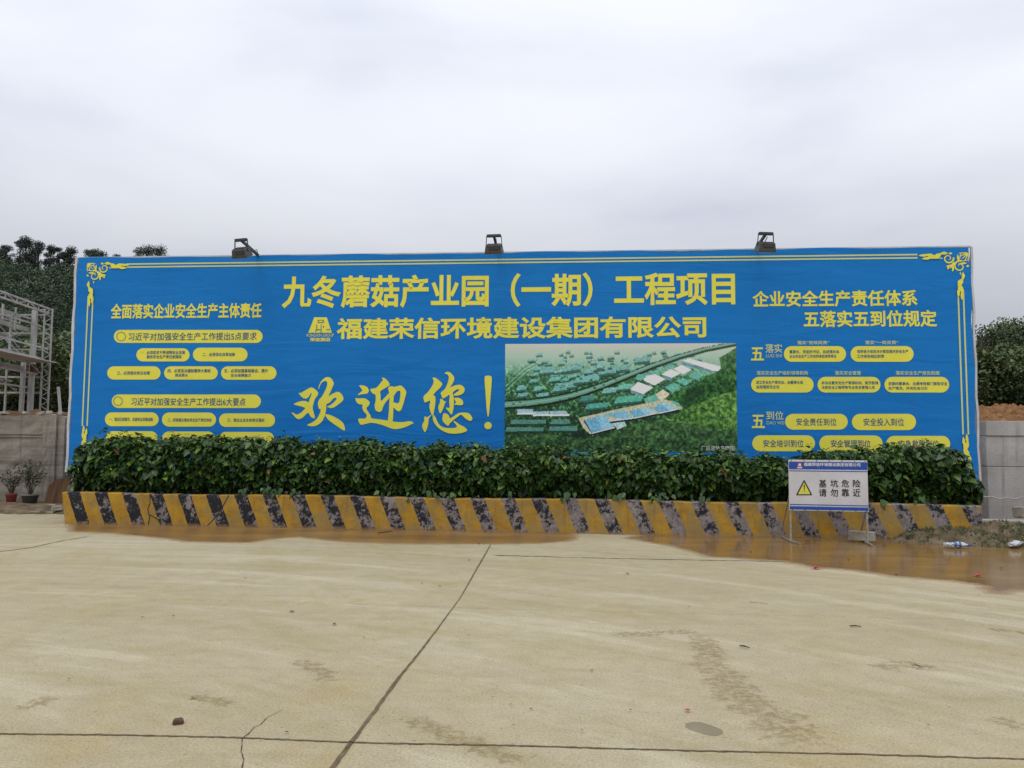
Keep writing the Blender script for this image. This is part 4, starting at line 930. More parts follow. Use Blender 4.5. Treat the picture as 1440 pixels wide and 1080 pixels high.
def hedge_leaves():
    Ps, Ns, Ts, Ls, Tn = [], [], [], [], []
    def add(P, Nn, T, L, tint): Ps.append(P); Ns.append(Nn); Ts.append(T); Ls.append(L); Tn.append(tint)
    # front shell
    k = 15500; s = rng.uniform(HX0, HX1, k); zz = rng.beta(1.15, .95, k)
    lob = lumpy(s*1.15, zz*3.0, 3)*.09 + lumpy(s*3.1, zz*6, 8)*.05
    z = .50 + zz*(top_h(s)-.53)
    bulge = .16*np.sin(np.clip(zz, 0, 1)*math.pi)
    y = .36 - bulge - lob - .06*zz + np.abs(rng.normal(0, .15, k)) + .30*(1-zz)**2.0
    P = np.stack([s, y, z], 1)
    Nn = np.stack([rng.normal(0, .6, k), -.60 + rng.normal(0, .4, k), .95 + rng.normal(0, .4, k)], 1)
    T = np.stack([rng.normal(0, .8, k), -.70 + rng.normal(0, .35, k), -.75 + rng.normal(0, .45, k)], 1)
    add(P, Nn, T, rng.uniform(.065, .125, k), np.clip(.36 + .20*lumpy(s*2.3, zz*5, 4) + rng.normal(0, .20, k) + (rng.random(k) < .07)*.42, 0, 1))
    # top
    k = 9000; s = rng.uniform(HX0, HX1, k); y = rng.uniform(.22, 1.35, k)
    z = top_h(s) + .07*lumpy(s*2.6, y*4, 6) - rng.exponential(.06, k) - .10*((y-.75)/.6)**2
    P = np.stack([s, y, z], 1); Nn = np.stack([rng.normal(0, .5, k), rng.normal(-.1, .5, k), np.full(k, 1.0)], 1); T = rng.normal(size=(k, 3)); T[:, 2] *= .4
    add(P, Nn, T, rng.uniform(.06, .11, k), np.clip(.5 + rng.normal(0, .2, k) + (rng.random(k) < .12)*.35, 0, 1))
    # body and rear: darker tint paints shade into the gaps between leaves
    k = 13000; s = rng.uniform(HX0+.1, HX1-.1, k); y = rng.uniform(.45, 1.4, k); z = .5 + rng.random(k)*(top_h(s)-.62)
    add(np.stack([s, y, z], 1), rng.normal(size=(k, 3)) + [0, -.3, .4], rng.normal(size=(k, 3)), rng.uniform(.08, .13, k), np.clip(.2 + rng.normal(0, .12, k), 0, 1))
    # ends
    for xe, sg in ((HX0, -1), (HX1, 1)):
        k = 900; zz = rng.random(k); y = rng.uniform(.25, 1.35, k); s = xe + sg*(.10*np.sin(zz*math.pi) + .06*lumpy(y*4, zz*5, 2)) - sg*np.abs(rng.normal(0, .08, k))
        if sg > 0: s = s + .14*np.exp(-((zz-.42)/.18)**2)*rng.random(k)
        add(np.stack([s, y, .45 + zz*(top_h(s)-.48)], 1), np.stack([sg*.8 + rng.normal(0, .4, k), rng.normal(-.4, .4, k), .6 + rng.normal(0, .3, k)], 1), np.stack([sg*.4 + rng.normal(0, .4, k), rng.normal(-.2, .6, k), -.7 + rng.normal(0, .4, k)], 1), rng.uniform(.07, .13, k), np.clip(.35 + rng.normal(0, .2, k), 0, 1))
    # young shoots standing proud of the top
    for q in range(230):
        s0 = rng.uniform(HX0+.1, HX1-.35); y0 = rng.uniform(.2, 1.1); hh = rng.uniform(.02, .11) + (rng.random() < .25)*rng.uniform(.04, .13); k = rng.integers(5, 11); z0 = float(top_h(np.array(s0)))
        f = rng.random(k); a = rng.uniform(0, 6.28, k); r = .02 + .03*rng.random(k)
        P = np.stack([s0 + r*np.cos(a), y0 + r*np.sin(a), z0 + hh*f - .02], 1)
        T = np.stack([np.cos(a), np.sin(a), .5 + rng.random(k)*.9], 1); Nn = np.stack([-np.cos(a)*.6, -np.sin(a)*.6, np.full(k, .9)], 1)
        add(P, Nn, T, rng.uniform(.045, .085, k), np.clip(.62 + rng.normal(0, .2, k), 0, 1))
    # stray sprays hanging over the kerb
    for q in range(22):
        s0 = rng.uniform(HX0+.2, HX1-.2); k = rng.integers(5, 12); P = np.stack([s0 + rng.normal(0, .08, k), .12 + rng.normal(0, .05, k), .58 + rng.random(k)*.16], 1)
        add(P, np.stack([rng.normal(0, .4, k), np.full(k, -.8), .5 + rng.random(k)*.3], 1), np.stack([rng.normal(0, .5, k), rng.normal(-.3, .2, k), np.full(k, -.8)], 1), rng.uniform(.07, .11, k), np.clip(.35 + rng.normal(0, .2, k), 0, 1))
    P, Nn, T, L, tint = (np.concatenate(q) for q in (Ps, Ns, Ts, Ls, Tn))
    L = L*1.06*rng.choice([.6, .85, 1.0, 1.2, 1.45], len(L))
    tint = np.minimum(tint, .92); tint[rng.random(len(tint)) < .006] = 1.0
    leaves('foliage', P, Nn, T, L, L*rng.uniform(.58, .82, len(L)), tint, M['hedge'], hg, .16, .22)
hedge_leaves()
mb = MB()
for k in range(120):
    s = random.uniform(HX0+.15, HX1-.3); y = random.uniform(.5, 1.15); dx, dy = random.uniform(-.18, .18), random.uniform(-.2, .15)
    mb.tube([(s, y, .46), (s+dx*.4, y+dy*.4, .85), (s+dx, y+dy, 1.32)], [.011, .008, .004], 5)
mb.build('stem', M['bark'], hg)

# ------------------------------------------------------------------ warning sign on a folding stand
sl, sr = gp(1112, 763), gp(1220.5, 766)
sx = (sr-sl); SW = sx.length; s_rz = math.atan2(sx.y, sx.x); sc = (sl+sr)/2
sg = thing('warning_sign', 'white and blue pit danger warning board on a folding steel stand', 'warning sign', sc, s_rz)
sxn = Vector((math.cos(s_rz), math.sin(s_rz), 0)); snn = Vector((sxn.y, -sxn.x, 0))
def Sp(px, py):
    d = ray(px, py); o = Vector((0, 0, CAM_H)); t = (sc-o).dot(snn)/d.dot(snn); p = o + d*t - sc; return p.dot(sxn), p.z
xL, xR = Sp(1109.3, 690)[0], Sp(1220.6, 690)[0]; zT, zBm = Sp(1164, 647)[1], Sp(1164, 718.6)[1]
MB().box(((xL+xR)/2, 0, (zT+zBm)/2), (xR-xL, .02, zT-zBm), None, .004).build('sign_panel', M['sign_white'], sg)
pan = sg.children[-1] if sg.children else None
pan = [o for o in COL.objects if o.parent == sg][0]
def band(y0, y1, m, name='colour_band', y=-.0125): return poly_obj(name, [[(1109.9, y0), (1220.2, y0), (1220.2, y1), (1109.9, y1)]], lambda a, b: (Sp(a, 690)[0], Sp(1164, b)[1]), y, m, pan)
band(649.6, 660.3, M['sign_blue']); band(662.0, 663.2, M['sign_blue']); band(709.6, 711, M['sign_blue']); band(712.6, 717.3, M['sign_blue'])
S1 = -.0155
lettering('sign_lettering', '福建荣信环境建设集团有限公司', (1130, 650.8, 1209.6, 655.8), Sp, S1, M['print_white'], pan, .022)
poly_obj('sign_logo', [rect(1121.2, 650.8, 1127.6, 656.2)], Sp, S1, M['sign_red'], pan)
poly_obj('sign_logo', [rect(1121.0, 656.6, 1127.8, 658.4)], Sp, S1, M['print_white'], pan)
poly_obj('sign_logo', [[(1123.2, 651.6), (1125.6, 651.6), (1126.6, 655.4), (1122.2, 655.4)]], Sp, S1-.002, M['print_white'], pan)
tri = lambda s: [(1130.6 + x*s, 690.6 + y*s) for x, y in ((0, -16.4), (11.6, 5.6), (-11.6, 5.6))]
def rtri(s, r=1.0):
    P = [Vector(p) for p in tri(s)]; out = []
    for i in range(3):
        a, b, c = P[i-1], P[i], P[(i+1) % 3]; u = (a-b).normalized(); v = (c-b).normalized()
        for t in (0, .25, .5, .75, 1): out.append(tuple(b + u*r*(1-t)**2*1.6 + v*r*t**2*1.6))
    return out
poly_obj('hazard_triangle', [rtri(1.0, 1.0)], Sp, S1, M['black'], pan)
poly_obj('hazard_triangle', [rtri(.76, .6)], Sp, S1-.002, M['sign_yellow'], pan)
poly_obj('exclamation_mark', [[(1129.8, 681.5), (1131.6, 681.5), (1131.1, 688.6), (1130.2, 688.6)], rect(1130.1, 689.8, 1131.3, 691.2)], Sp, S1-.004, M['black'], pan)
for row, y0, y1 in (('基坑危险', 674.4, 685.2), ('请勿靠近', 687.2, 698.2)):
    for ch, x0, x1 in zip(row, (1151.4, 1167.6, 1183.2, 1199.0), (1162.0, 1178.2, 1193.8, 1209.8)): lettering('sign_lettering', ch, (x0, y0, x1, y1), Sp, S1, M['black'], pan, .012)
mb = MB()
for fx in (.04, .2, .36, .52, .68, .84, .97):
    for z in (zT-.012, zBm+.012): mb.box((xL+(xR-xL)*fx, -.012, z), (.014, .006, .014))
mb.build('rivet', M['lamp_dark'], pan)
tw = .028
for s, x in ((-1, xL+.02), (1, xR-.02)):
    MB().bar((x, .028, .0), (x, .028, zT-.01), tw).build('leg', M['sign_leg'], sg)
    xb_ = x - .05 if s < 0 else x + .05
    MB().bar((x + .0, .055, zBm+.25 if s < 0 else zBm+.02), (xb_, .78, .03), .02).build('brace', M['sign_leg'], sg)
    MB().bar((xb_, .80, .02), (x, .05, .02), .024).bar((x, .02, .02), (x + (.09 if s < 0 else .0), -.26, .02), .024).build('foot', M['sign_leg'], sg)
MB().bar((xL+.04, .028, zBm+.015), (xR-.04, .028, zBm+.015), .024).bar((xL+.04, .028, zT-.03), (xR-.04, .028, zT-.03), .024).build('cross_rail', M['sign_leg'], sg)
# concrete block weighing the foot down
bp = gp(1217, 763.5)
tag(MB().box((0, 0, .085), (.40, .15, .15), None, .012).build('concrete_block', M['rubble']), "grey concrete block weighing down the warning board's foot", 'block')
o = COL.objects[-1] if False else [q for q in COL.objects if q.name.startswith('concrete_block')][0]
o.location = (bp.x-.01, bp.y+.10, .018); o.rotation_euler = (0, 0, R(-32))

# ------------------------------------------------------------------ left: retaining wall, soil, pots, rubble
lw = thing('retaining_wall', 'stained board marked concrete retaining wall left of the billboard', 'retaining wall', (-11.2, 19.1, 0), R(-1))
WZ = at(40, 584, 19.1).z
x_pil0, x_pil1, x_end = at(63, 640, 19.1).x + 11.2, at(78, 640, 19.0).x + 11.2, at(88, 640, 19.0).x + 11.2
def wall_block(name, x0, x1, y0, y1, z1, m, parent, nx=24, nz=12, j=.012):
    V, Fc = [], []
    for i in range(nx+1):
        for k in range(nz+1):
            V.append((x0+(x1-x0)*i/nx, y0 + (random.uniform(-j, j) if 0 < k < nz else 0), -.05 + (z1+.05)*k/nz + (random.uniform(-.025, .015) if k == nz else 0)))
    q = nz+1
    for i in range(nx):
        for k in range(nz): a = i*q+k; Fc.append((a, a+q, a+q+1, a+1))
    b0 = len(V)
    for i in range(nx+1): V.append((x0+(x1-x0)*i/nx, y1, V[i*q+nz][2])); V.append((x0+(x1-x0)*i/nx, y1, -.05))
    for i in range(nx):
        a = b0+i*2; Fc.append((i*q+nz, (i+1)*q+nz, a+2, a)); Fc.append((a, a+2, a+3, a+1))
    Fc.append(tuple([k for k in range(q)] + [b0, b0+1])); e = nx*q; Fc.append(tuple([e+k for k in range(q)][::-1] + [b0+nx*2+1, b0+nx*2]))
    return obj(name, V, Fc, m, parent)
wall_block('wall_face', -22, x_pil0, 0, .45, WZ, M['wall_l'], lw, 90, 14, .014)
wall_block('pilaster', x_pil0+.002, x_pil1, -.12, .45, WZ+.02, M['wall_l'], lw, 6, 14, .008)
wall_block('wall_return', x_pil1+.002, x_end, -.05, .40, WZ-.03, M['wall_l'], lw, 6, 14, .008)
mb = MB()
for z in (at(40, 610, 19.1).z, at(40, 614, 19.1).z): mb.box((-22/2 + x_pil0/2, -.012, z), (22+x_pil0-.05, .03, .035), None, .006)
mb.build('formwork_ridge', M['wall_l'], lw)
# loose soil heaped along the wall's top
def heap(name, x0, x1, y0, y1, zf, hf, m, nx=60, ny=12, parent=None, kind='structure'):
    xs_, ys_ = np.linspace(x0, x1, nx), np.linspace(y0, y1, ny); A, B = np.meshgrid(xs_, ys_)
    Z = zf + hf(A, B); V = np.stack([A, B, Z], -1).reshape(-1, 3); i_ = (np.arange(ny-1)[:, None]*nx + np.arange(nx-1)[None, :]).ravel()
    return np_mesh(name, V, np.stack([i_, i_+1, i_+nx+1, i_+nx], 1), m, parent, sm=True, kind=kind)
heap('soil_bank', -30, -9.4, 19.22, 23, WZ-.02, lambda a, b: .10*sstep(b, 19.2, 19.6)*(1+.7*lumpy(a*2.1, b*3, 3)) + rng.normal(0, .02, a.shape) - .25*sstep(b, 22, 23), M['soil'], 160, 24)
heap('soil_bank', -10.05, -8.4, 19.3, 22.5, .0, lambda a, b: 1.9*sstep(b, 19.3, 21.3) + .1*lumpy(a*3, b*3, 2) + rng.normal(0, .03, a.shape), M['soil'], 20, 30)
for k in range(16):
    x = random.uniform(-13.5, -10.2); s = random.uniform(.05, .12)
    r_ = MB().box((0, 0, 0), (s*1.8, s*1.2, s*.7), Matrix.Rotation(random.uniform(0, 3), 3, 'Z'), s*.15).build('rubble_lump', M['rubble'])
    r_.location = (x, 19.3+random.uniform(0, .15), WZ + .05); r_.rotation_euler = (random.uniform(-.3, .3), random.uniform(-.3, .3), 0)
    tag(r_, 'pale concrete crumb lying in the soil on top of the left retaining wall', 'rubble', 'concrete crumbs along the wall top')
# earth verge in front of the wall
heap('dirt_verge', -22, -9.15, 17.1, 19.2, -.02, lambda a, b: .03 + .14*sstep(b, 17.2, 17.9 ) + .03*lumpy(a*3, b*4, 5) + rng.normal(0, .008, a.shape) - .06*(1-sstep(b, 17.1, 17.25)), M['verge'], 120, 20)
def spoil(a, b):
    n = .16*np.abs(lumpy(a*1.9, b*2.3, 3)) + .10*np.abs(lumpy(a*4.3, b*4.9, 7)) + .06*np.abs(lumpy(a*9.1, b*8.3, 1)) + np.abs(rng.normal(0, .045, a.shape))
    w = sstep(a, 15.2, 16.5)*sstep(b, 24.5, 28)*(1-sstep(b, 35, 37))
    return terrain_z(a, b) - .06 + w*n
heap('spoil_heap', 15, 36, 24, 37.5, 0.0, spoil, M['spoil'], 260, 110)
# leaning brown board with a rounded top
c = at(80, 712, 18.3)
V = [(-.30, -.04, -.05), (.28, -.04, -.05), (.30, -.04, .30)] + [(.30*math.cos(a*math.pi/10), -.04, .32+.30*math.sin(a*math.pi/10)) for a in range(1, 10)] + [(-.30, -.04, .30)]
n = len(V); V2 = V + [(x, .03, z) for x, y, z in V]
o = obj('wooden_board', V2, [tuple(range(n)), tuple(range(2*n-1, n-1, -1))] + [(i, n+i, n+(i+1) % n, (i+1) % n) for i in range(n)], M['wood'])
o.location = (c.x, 18.35, .10); o.rotation_euler = (R(-14), R(4), R(4)); tag(o, 'brown wooden board with a rounded top leaning on the pilaster foot', 'board')
# potted shrubs
def potted(px, py, Y, r, h, mpot, label, plant_h, spread, nl, seed):
    c = at(px, py, Y); root = thing('potted_plant', label, 'potted plant', (c.x, Y, .11), 0)
    MB().lathe([(r*.74, 0), (r*.98, h*.86), (r*1.06, h*.87), (r*1.06, h), (r*.94, h), (r*.9, h*.9)], 28, cap=True).build('pot', mpot, root, True)
    MB().lathe([(r*1.07, h*.93), (r*1.09, h*.94), (r*1.09, h*1.005), (r*.95, h*1.01)], 28, cap=False).build('pot_rim', M['pot_rim'] if mpot is M['pot_grey'] else mpot, root)
    MB().lathe([(r*.92, h*.86), (r*.5, h*.9)], 20).build('soil', M['soil'], root)
    rr = np.random.default_rng(seed); mb = MB(); tips = []
    for k in range(13):
        a = rr.uniform(0, 6.28); q = rr.uniform(.2, 1)*spread; hh = plant_h*rr.uniform(.55, 1)
        p0, p1, p2 = (0.02*math.cos(a), .02*math.sin(a), h*.88), (q*.35*math.cos(a), q*.35*math.sin(a), h+hh*.4), (q*math.cos(a), q*math.sin(a), h+hh)
        mb.tube([p0, p1, p2], [.010, .007, .003], 5)
        for f in rr.random(nl//13): tips.append(np.array(p1)*(1-f) + np.array(p2)*f + rr.normal(0, .035, 3))
    mb.build('stem', M['twig'], root)
    P = np.array(tips); k = len(P); L = rr.uniform(.035, .075, k)
    leaves('foliage', P, rr.normal(size=(k, 3)) + [0, -.2, .7], rr.normal(size=(k, 3)), L, L*.6, rr.random(k), M['dusty'], root)
potted(15.5, 708, 18.5, .118, .24, M['pot_red'], 'dusty thin shrub in a small red plastic pot by the concrete wall', .62, .30, 300, 1)
potted(41.5, 711, 18.3, .175, .24, M['pot_grey'], 'dusty bushy shrub in a wide dark grey pot by the concrete wall', .80, .36, 460, 2)
def lump(name, px, py, size, m, label, cat, rz=0, group=None, Y=None, z=0.0, bev=.15, tilt=(0, 0)):
    o = MB().box((0, 0, size[2]/2), size, None, min(size)*bev).build(name, m)
    me = o.data
    for v in me.vertices: v.co += Vector((random.uniform(-1, 1)*size[0]*.04, random.uniform(-1, 1)*size[1]*.04, random.uniform(-1, 1)*size[2]*.06 if v.co.z > size[2]*.3 else 0))
    c = gp(px, py, z) if Y is None else at(px, py, Y)
    o.location = (c.x, c.y if Y is None else Y, z if Y is None else c.z); o.rotation_euler = (tilt[0], tilt[1], rz)
    return tag(o, label, cat, group)
lump('brick', 14, 711.5, (.34, .16, .08), M['brick'], 'flat brick under the red plant pot', 'brick', .1, Y=18.3)
lump('brick', 72, 714, (.17, .12, .075), M['rubble'], 'pale broken block on the dirt beside the grey pot', 'brick', .3, Y=17.9)
lump('broken_slab', 62, 722.5, (.50, .22, .05), M['rubble'], 'thin broken concrete slab at the edge of the paving near the pots', 'slab', .1, Y=17.45)
lump('broken_slab', 28, 716, (.55, .2, .05), M['brick'], 'reddish flat slab on the dirt in front of both pots', 'slab', -.1, Y=17.75)
lump('broken_slab', 8, 719.5, (.4, .16, .05), M['brick'], 'reddish slab piece at the far left end of the dirt edge', 'slab', .15, Y=17.6)
lump('brick', 80, 718, (.2, .13, .1), M['rubble'], 'grey stone chunk beside the left end of the striped kerb', 'stone', .7, Y=17.4)

# ------------------------------------------------------------------ right: cast wall, rope, mound, litter
rw0 = gp(1391, 731); rw_rz = R(-3)
rw = thing('block_wall', 'pale grey wall of stacked cast concrete blocks right of the billboard', 'concrete wall', (rw0.x, rw0.y, 0), rw_rz)
RZ = at(1400, 592, rw0.y).z; z1_ = at(1400, 613, rw0.y).z; z2_ = at(1400, 656, rw0.y).z
for k, (a, b, off) in enumerate(((-.05, z2_-.006, 0.0), (z2_+.004, z1_-.004, .018), (z1_+.004, RZ, -.012))):
    for q in range(3):
        w_ = 2.1 if k % 2 == 0 else 2.1
        x0 = q*2.11 + (0 if q == 0 else (0.0 if k != 1 else -.35)); x1 = (q+1)*2.11 - .01 + (0 if k != 1 else -.35)
        MB().box(((x0+x1)/2, .55+off, (a+b)/2), (x1-x0, 1.1, b-a), None, .012).build('block', M['wall_r'], rw)
MB().box((3.16, .6, (RZ-.1)/2), (6.3, 1.06, RZ-.12), None).build('core', M['crack'], rw)
c1, c2 = at(1377, 697, rw0.y-.1), at(1452, 698.5, rw0.y-.25)
pts = []
for k in range(25): t = k/24; p = c1.lerp(c2, t); pts.append((p.x - rw0.x, p.y - rw0.y, p.z - .05*math.sin(t*math.pi) - .012*math.sin(t*21)))
o = MB().tube(pts, .016, 6).build('rope', M['rope'], None, True); o.location = (rw0.x, rw0.y, 0); tag(o, 'dirty white rope stretched across the face of the grey block wall', 'rope')
lump('broken_slab', 1428, 740, (1.9, .5, .12), M['rubble'], 'broken pale concrete slab along the foot of the block wall', 'slab', -.08, Y=15.9)
lump('brick', 1437, 728, (.28, .22, .22), M['rubble'], 'pale broken lump leaning on the block wall foot', 'stone', .4, Y=16.6)
# low weedy mound against the kerb
mc = gp(1392, 757)
def mound_h(a, b):
    return .33*np.exp(-(((a-8.1)/1.0)**2 + ((b-13.35)/.55)**2)) + .20*np.exp(-(((a-9.6)/1.3)**2 + ((b-14.2)/.9)**2)) + .15*np.exp(-(((a-6.9)/.5)**2 + ((b-13.45)/.3)**2)) + .018*lumpy(a*5, b*5, 2)
heap('dirt_mound', 5.6, 13, 12.1, 16.6, -.075, lambda a, b: mound_h(a, b)*1.0 + .03 + .035*lumpy(a*2.2, b*2.7, 9) - .14*(1-sstep(b+.1135*a, 13.28, 13.6)) + rng.normal(0, .010, a.shape) + .05*sstep(b, 15, 16), M['verge'], 140, 80)
k = 7000; a = rng.normal(7.7, 1.1, k); b = 13.2 - .113*(a-7.7) + rng.normal(.15, .45, k); hz_ = mound_h(a, b) - .05
ok = (hz_ > -.02) & (b + .1135*a > 13.42) & (rng.random(k) < .12 + .75*(lumpy(a*2.2, b*2.6, 4) > .05)); a, b, hz_ = a[ok], b[ok], hz_[ok]; k = len(a)
L = rng.uniform(.025, .085, k)
leaves('weeds', np.stack([a, b, hz_], 1), np.stack([rng.normal(0, .6, k), np.full(k, -.8), rng.normal(.3, .3, k)], 1), np.stack([rng.normal(0, .6, k), rng.normal(-.1, .5, k), np.full(k, .8)], 1), L, L*rng.uniform(.12, .4, k), np.clip(rng.normal(.55, .28, k), 0, 1), M['grass'], None, .05, .3, 'stuff')
# litter
def bottle(px, py, z, rz, s, label, with_label, crush):
    c = gp(px, py, z); root = thing('plastic_bottle', label, 'bottle', (c.x, c.y, z + .035*s), rz)
    prof = [(.002, -.16), (.034, -.155), (.040, -.13), (.036, -.09), (.041, -.07), (.037, -.02), (.041, .02), (.036, .06), (.040, .09), (.026, .13), (.014, .15), (.014, .175)]
    def crushed(prof, n=20):
        mb = MB().lathe([(r*s, q*s) for r, q in prof], n)
        for v in mb.bm.verts:
            v.co.x *= 1 + .18*math.sin(v.co.z*40/s); v.co.y = v.co.y*(crush + .2*math.sin(v.co.z*27/s+1))
            v.co = Vector((v.co.z*(.92 + .1*math.sin(v.co.x*60)), v.co.x*1.25 + .03*s*math.sin(v.co.z*12/s), v.co.y)) + Vector([random.uniform(-.0065, .0065)*s for _ in range(3)])
        return mb
    crushed(prof).build('body', M['bottle'], root)
    if with_label: crushed([(.0425, -.05), (.0435, -.045), (.0435, .055), (.0425, .06)]).build('wrapper', M['bottle_label'], root, True)
    crushed([(.0165, .165), (.0165, .19), (.002, .191)]).build('cap', M['bottle_label'] if with_label else M['bottle'], root, True)
bottle(1345, 769.5, .02, R(-18), 1.15, 'crumpled plastic bottle with a blue wrapper lying at the puddle edge', True, .8)
bottle(1429, 768, .03, R(25), 1.2, 'crumpled clear bottle without wrapper on the dirt near the block wall', False, .75)
o = obj('plastic_scrap', [(0, 0, .02), (.14, .03, .05), (.27, -.02, .02), (.25, -.09, .05), (.12, -.10, .01), (.02, -.07, .05)], [(0, 1, 4, 5), (1, 2, 3, 4)], M['pink_scrap']); c = gp(1325, 750, .12); o.location = (c.x, c.y, .10); tag(o, 'faded pink plastic scrap on the weedy mound above the blue bottle', 'litter')
o = MB().tube([(0, 0, 0), (.10, -.04, -.03), (.17, -.06, -.05)], .010, 6).build('straw', M['rope']); c = gp(1324, 746, .15); o.location = (c.x, c.y, .19); tag(o, 'short pale straw lying beside the pink plastic scrap', 'litter')
def petal(px, py, label, s):
    c = gp(px, py); P = np.zeros((5, 3)); P[:, 2] = .002; a = np.arange(5)*1.256
    o = leaves('fallen_flower', P, np.stack([-np.cos(a)*.5, -np.sin(a)*.5, np.full(5, 1.)], 1), np.stack([np.cos(a), np.sin(a), np.full(5, .12)], 1), np.full(5, s), np.full(5, s*.8), np.full(5, .5), M['petal']); o.location = (c.x, c.y, .007); tag(o, label, 'flower')
petal(1147, 800.5, 'fallen red flower on dry concrete at the rim of the right puddle', .075)
petal(1375, 811.5, 'fallen red flower lying in the muddy water on the right', .065)
petal(967, 1001.5, 'fallen red flower on open concrete beside the grey damp patch', .022)
def twig(px0, py0, px1, py1, r, label, z=.012):
    a, b = gp(px0, py0), gp(px1, py1); m_ = (a+b)/2; d_ = (b-a)/2
    o = MB().tube([-d_, Vector((d_.y*.12, -d_.x*.12, .006)), d_], [r, r*1.1, r*.6], 6).build('twig', M['twig']); o.location = (m_.x, m_.y, z); tag(o, label, 'twig')
twig(1040.5, 910, 1054, 913, .006, 'short dark twig on the concrete right of the curved mud track')
twig(1195, 882, 1211, 883, .006, 'thin dark twig lying alone on the concrete below the right puddle')
twig(531, 751, 552, 748.5, .012, 'pale stick floating in the left puddle by the striped kerb', .02)
o = lump('stone', 250.5, 1018, (.055, .045, .036), M['stone'], 'small red brown stone on the concrete near the left front joint', 'stone', .4, bev=.42)
for v in o.data.vertices: v.co += Vector((random.uniform(-.006, .006), random.uniform(-.006, .006), 0 if v.co.z < .004 else -abs(v.co.x)*.35))
for px, py, a_ in ((706, 970, 0), (716, 987, .5), (734, 992, 1), (745, 1001, .3), (700, 960, 2), (722, 985, 1.4), (690, 982, .2)):
    pass
spots = [(721, 979), (734, 991), (745, 1000), (698, 968), (716, 993), (692, 983), (820, 1029), (510, 898), (343, 814), (594, 822), (620, 826), (660, 789), (675, 766), (88, 900), (200, 870), (1376, 838), (1263, 810), (970, 855), (889, 1001), (830, 945), (240, 797), (407, 862), (245, 868), (1195, 788), (1054, 777), (880, 808), (400, 1032), (95, 957), (657, 895), (470, 880), (1405, 800), (1308, 1023)]
for k, (px, py) in enumerate(spots):
    c = gp(px, py); s = random.uniform(.009, .021)*(1 if py > 880 else 1.7)
    P = np.array([[0, 0, 0.]]); a = random.uniform(0, 6.28)
    o = leaves('leaf_scrap', P, np.array([[.1, .1, 1.]]), np.array([[math.cos(a), math.sin(a), .15]]), np.array([s*1.6]), np.array([s]), np.array([.5]), M['dry_leaf'], None, .25, -.1)
    o.location = (c.x, c.y, .012); tag(o, 'tiny dry brown leaf scrap on the concrete yard', 'leaf scrap', 'dry leaf scraps scattered over the yard')

# ------------------------------------------------------------------ steel building frame behind the left wall
SY = 45.0; sc0 = at(61.5, 577, SY); fz = sc0.z
sb = thing('steel_frame_building', 'unclad grey steel portal frame of a workshop under construction behind the left wall', 'building frame', (sc0.x, SY, fz), 0)
def zz_(py, px=61): return at(px, py, SY).z - fz
fd = Vector((.116, -1, 0)).normalized()          # along the side wall, towards the yard
def T_(t, z, y=0.0): return (fd.x*t - y, fd.y*t, z)
ST = M['steel_frame']
def part(name, bars, m=ST):
    mb = MB()
    for a, b, w, *h in bars: mb.bar(a, b, w*.72, h[0]*.72 if h else None)
    return mb.build(name, m, sb)
ztc, zbc = zz_(434), zz_(441)
LT = 24.0
for t in (0.0, 8.0, 16.0, 24.0):       # laced columns along the side wall
    b_ = [(T_(t, -.5, -.22), T_(t, ztc, -.22), .10), (T_(t, -.5, .22), T_(t, ztc, .22), .10)]
    nlc = 22
    for k in range(nlc): a0, a1 = ztc*k/nlc, ztc*(k+1)/nlc; s = .22 if k % 2 else -.22; b_.append((T_(t, a0, s), T_(t, a1, -s), .055))
    part('lattice_column', b_)
    part('column', [(T_(t+.05, -.5, .75), T_(t+.05, ztc-.1, .75), .34, .30), (T_(t+.05, -.5, 1.25), T_(t+.05, zz_(511), 1.25), .22, .22)])
b_ = [(T_(0, ztc), T_(LT, ztc), .13), (T_(0, zbc), T_(LT, zbc), .13)]
part('truss', b_)
b_ = []
for k in range(20): t = k*1.2; b_ += [(T_(t, zbc), T_(t, ztc), .07), (T_(t, zbc if k % 2 else ztc), T_(t+1.2, ztc if k % 2 else zbc), .07)]
part('truss_web', b_)
# inner parallel truss set back into the building
b_ = [(T_(0, zz_(446), 1.6), T_(LT, zz_(446), 1.6), .11), (T_(0, zz_(455), 1.6), T_(LT, zz_(455), 1.6), .10)]
for k in range(16): t = k*1.5; b_ += [(T_(t, zz_(455), 1.6), T_(t, zz_(446), 1.6), .06), (T_(t, zz_(446), 1.6), T_(t+1.5, zz_(455), 1.6), .06)]
part('truss', b_)
for py, y, w, h in ((464, 1.1, .16, .34), (491, -.1, .10, .12), (526, .5, .10, .14), (518, 1.3, .16, .32)): part('side_beam', [(T_(0, zz_(py), y), T_(LT, zz_(py), y), w, h)])
for py, w, L in ((442, .09, 16), (468, .10, 16), (491, .09, 16), (530, .11, 16), (552, .11, 16)): part('end_rail', [((-.3, .25, zz_(py)), (-L, .25, zz_(py)), w, w*1.3)])
for x in (-1.55, -6.2, -10.9, -15.6): part('end_column', [((x, .45, -.5), (x, .45, zz_(500)), .26, .28)])
for t, y, z0, z1 in ((2.6, 1.5, 500, 466), (3.6, 1.9, 500, 468), (1.2, 1.5, 500, 446), (3.0, 1.4, 580, 556), (4.2, .4, 465, 445)): part('hanger', [(T_(t, zz_(z0), y), T_(t, zz_(z1), y), .13)])
for py, y, w in ((449, .9, .10), (453, 2.4, .09), (459, .35, .09), (472, 2.2, .12), (478, 1.8, .09), (498, 1.4, .10), (505, .15, .10), (536, 1.9, .10), (545, .9, .09)): part('side_rail', [(T_(0, zz_(py), y), T_(LT, zz_(py), y), w, w*1.4)])
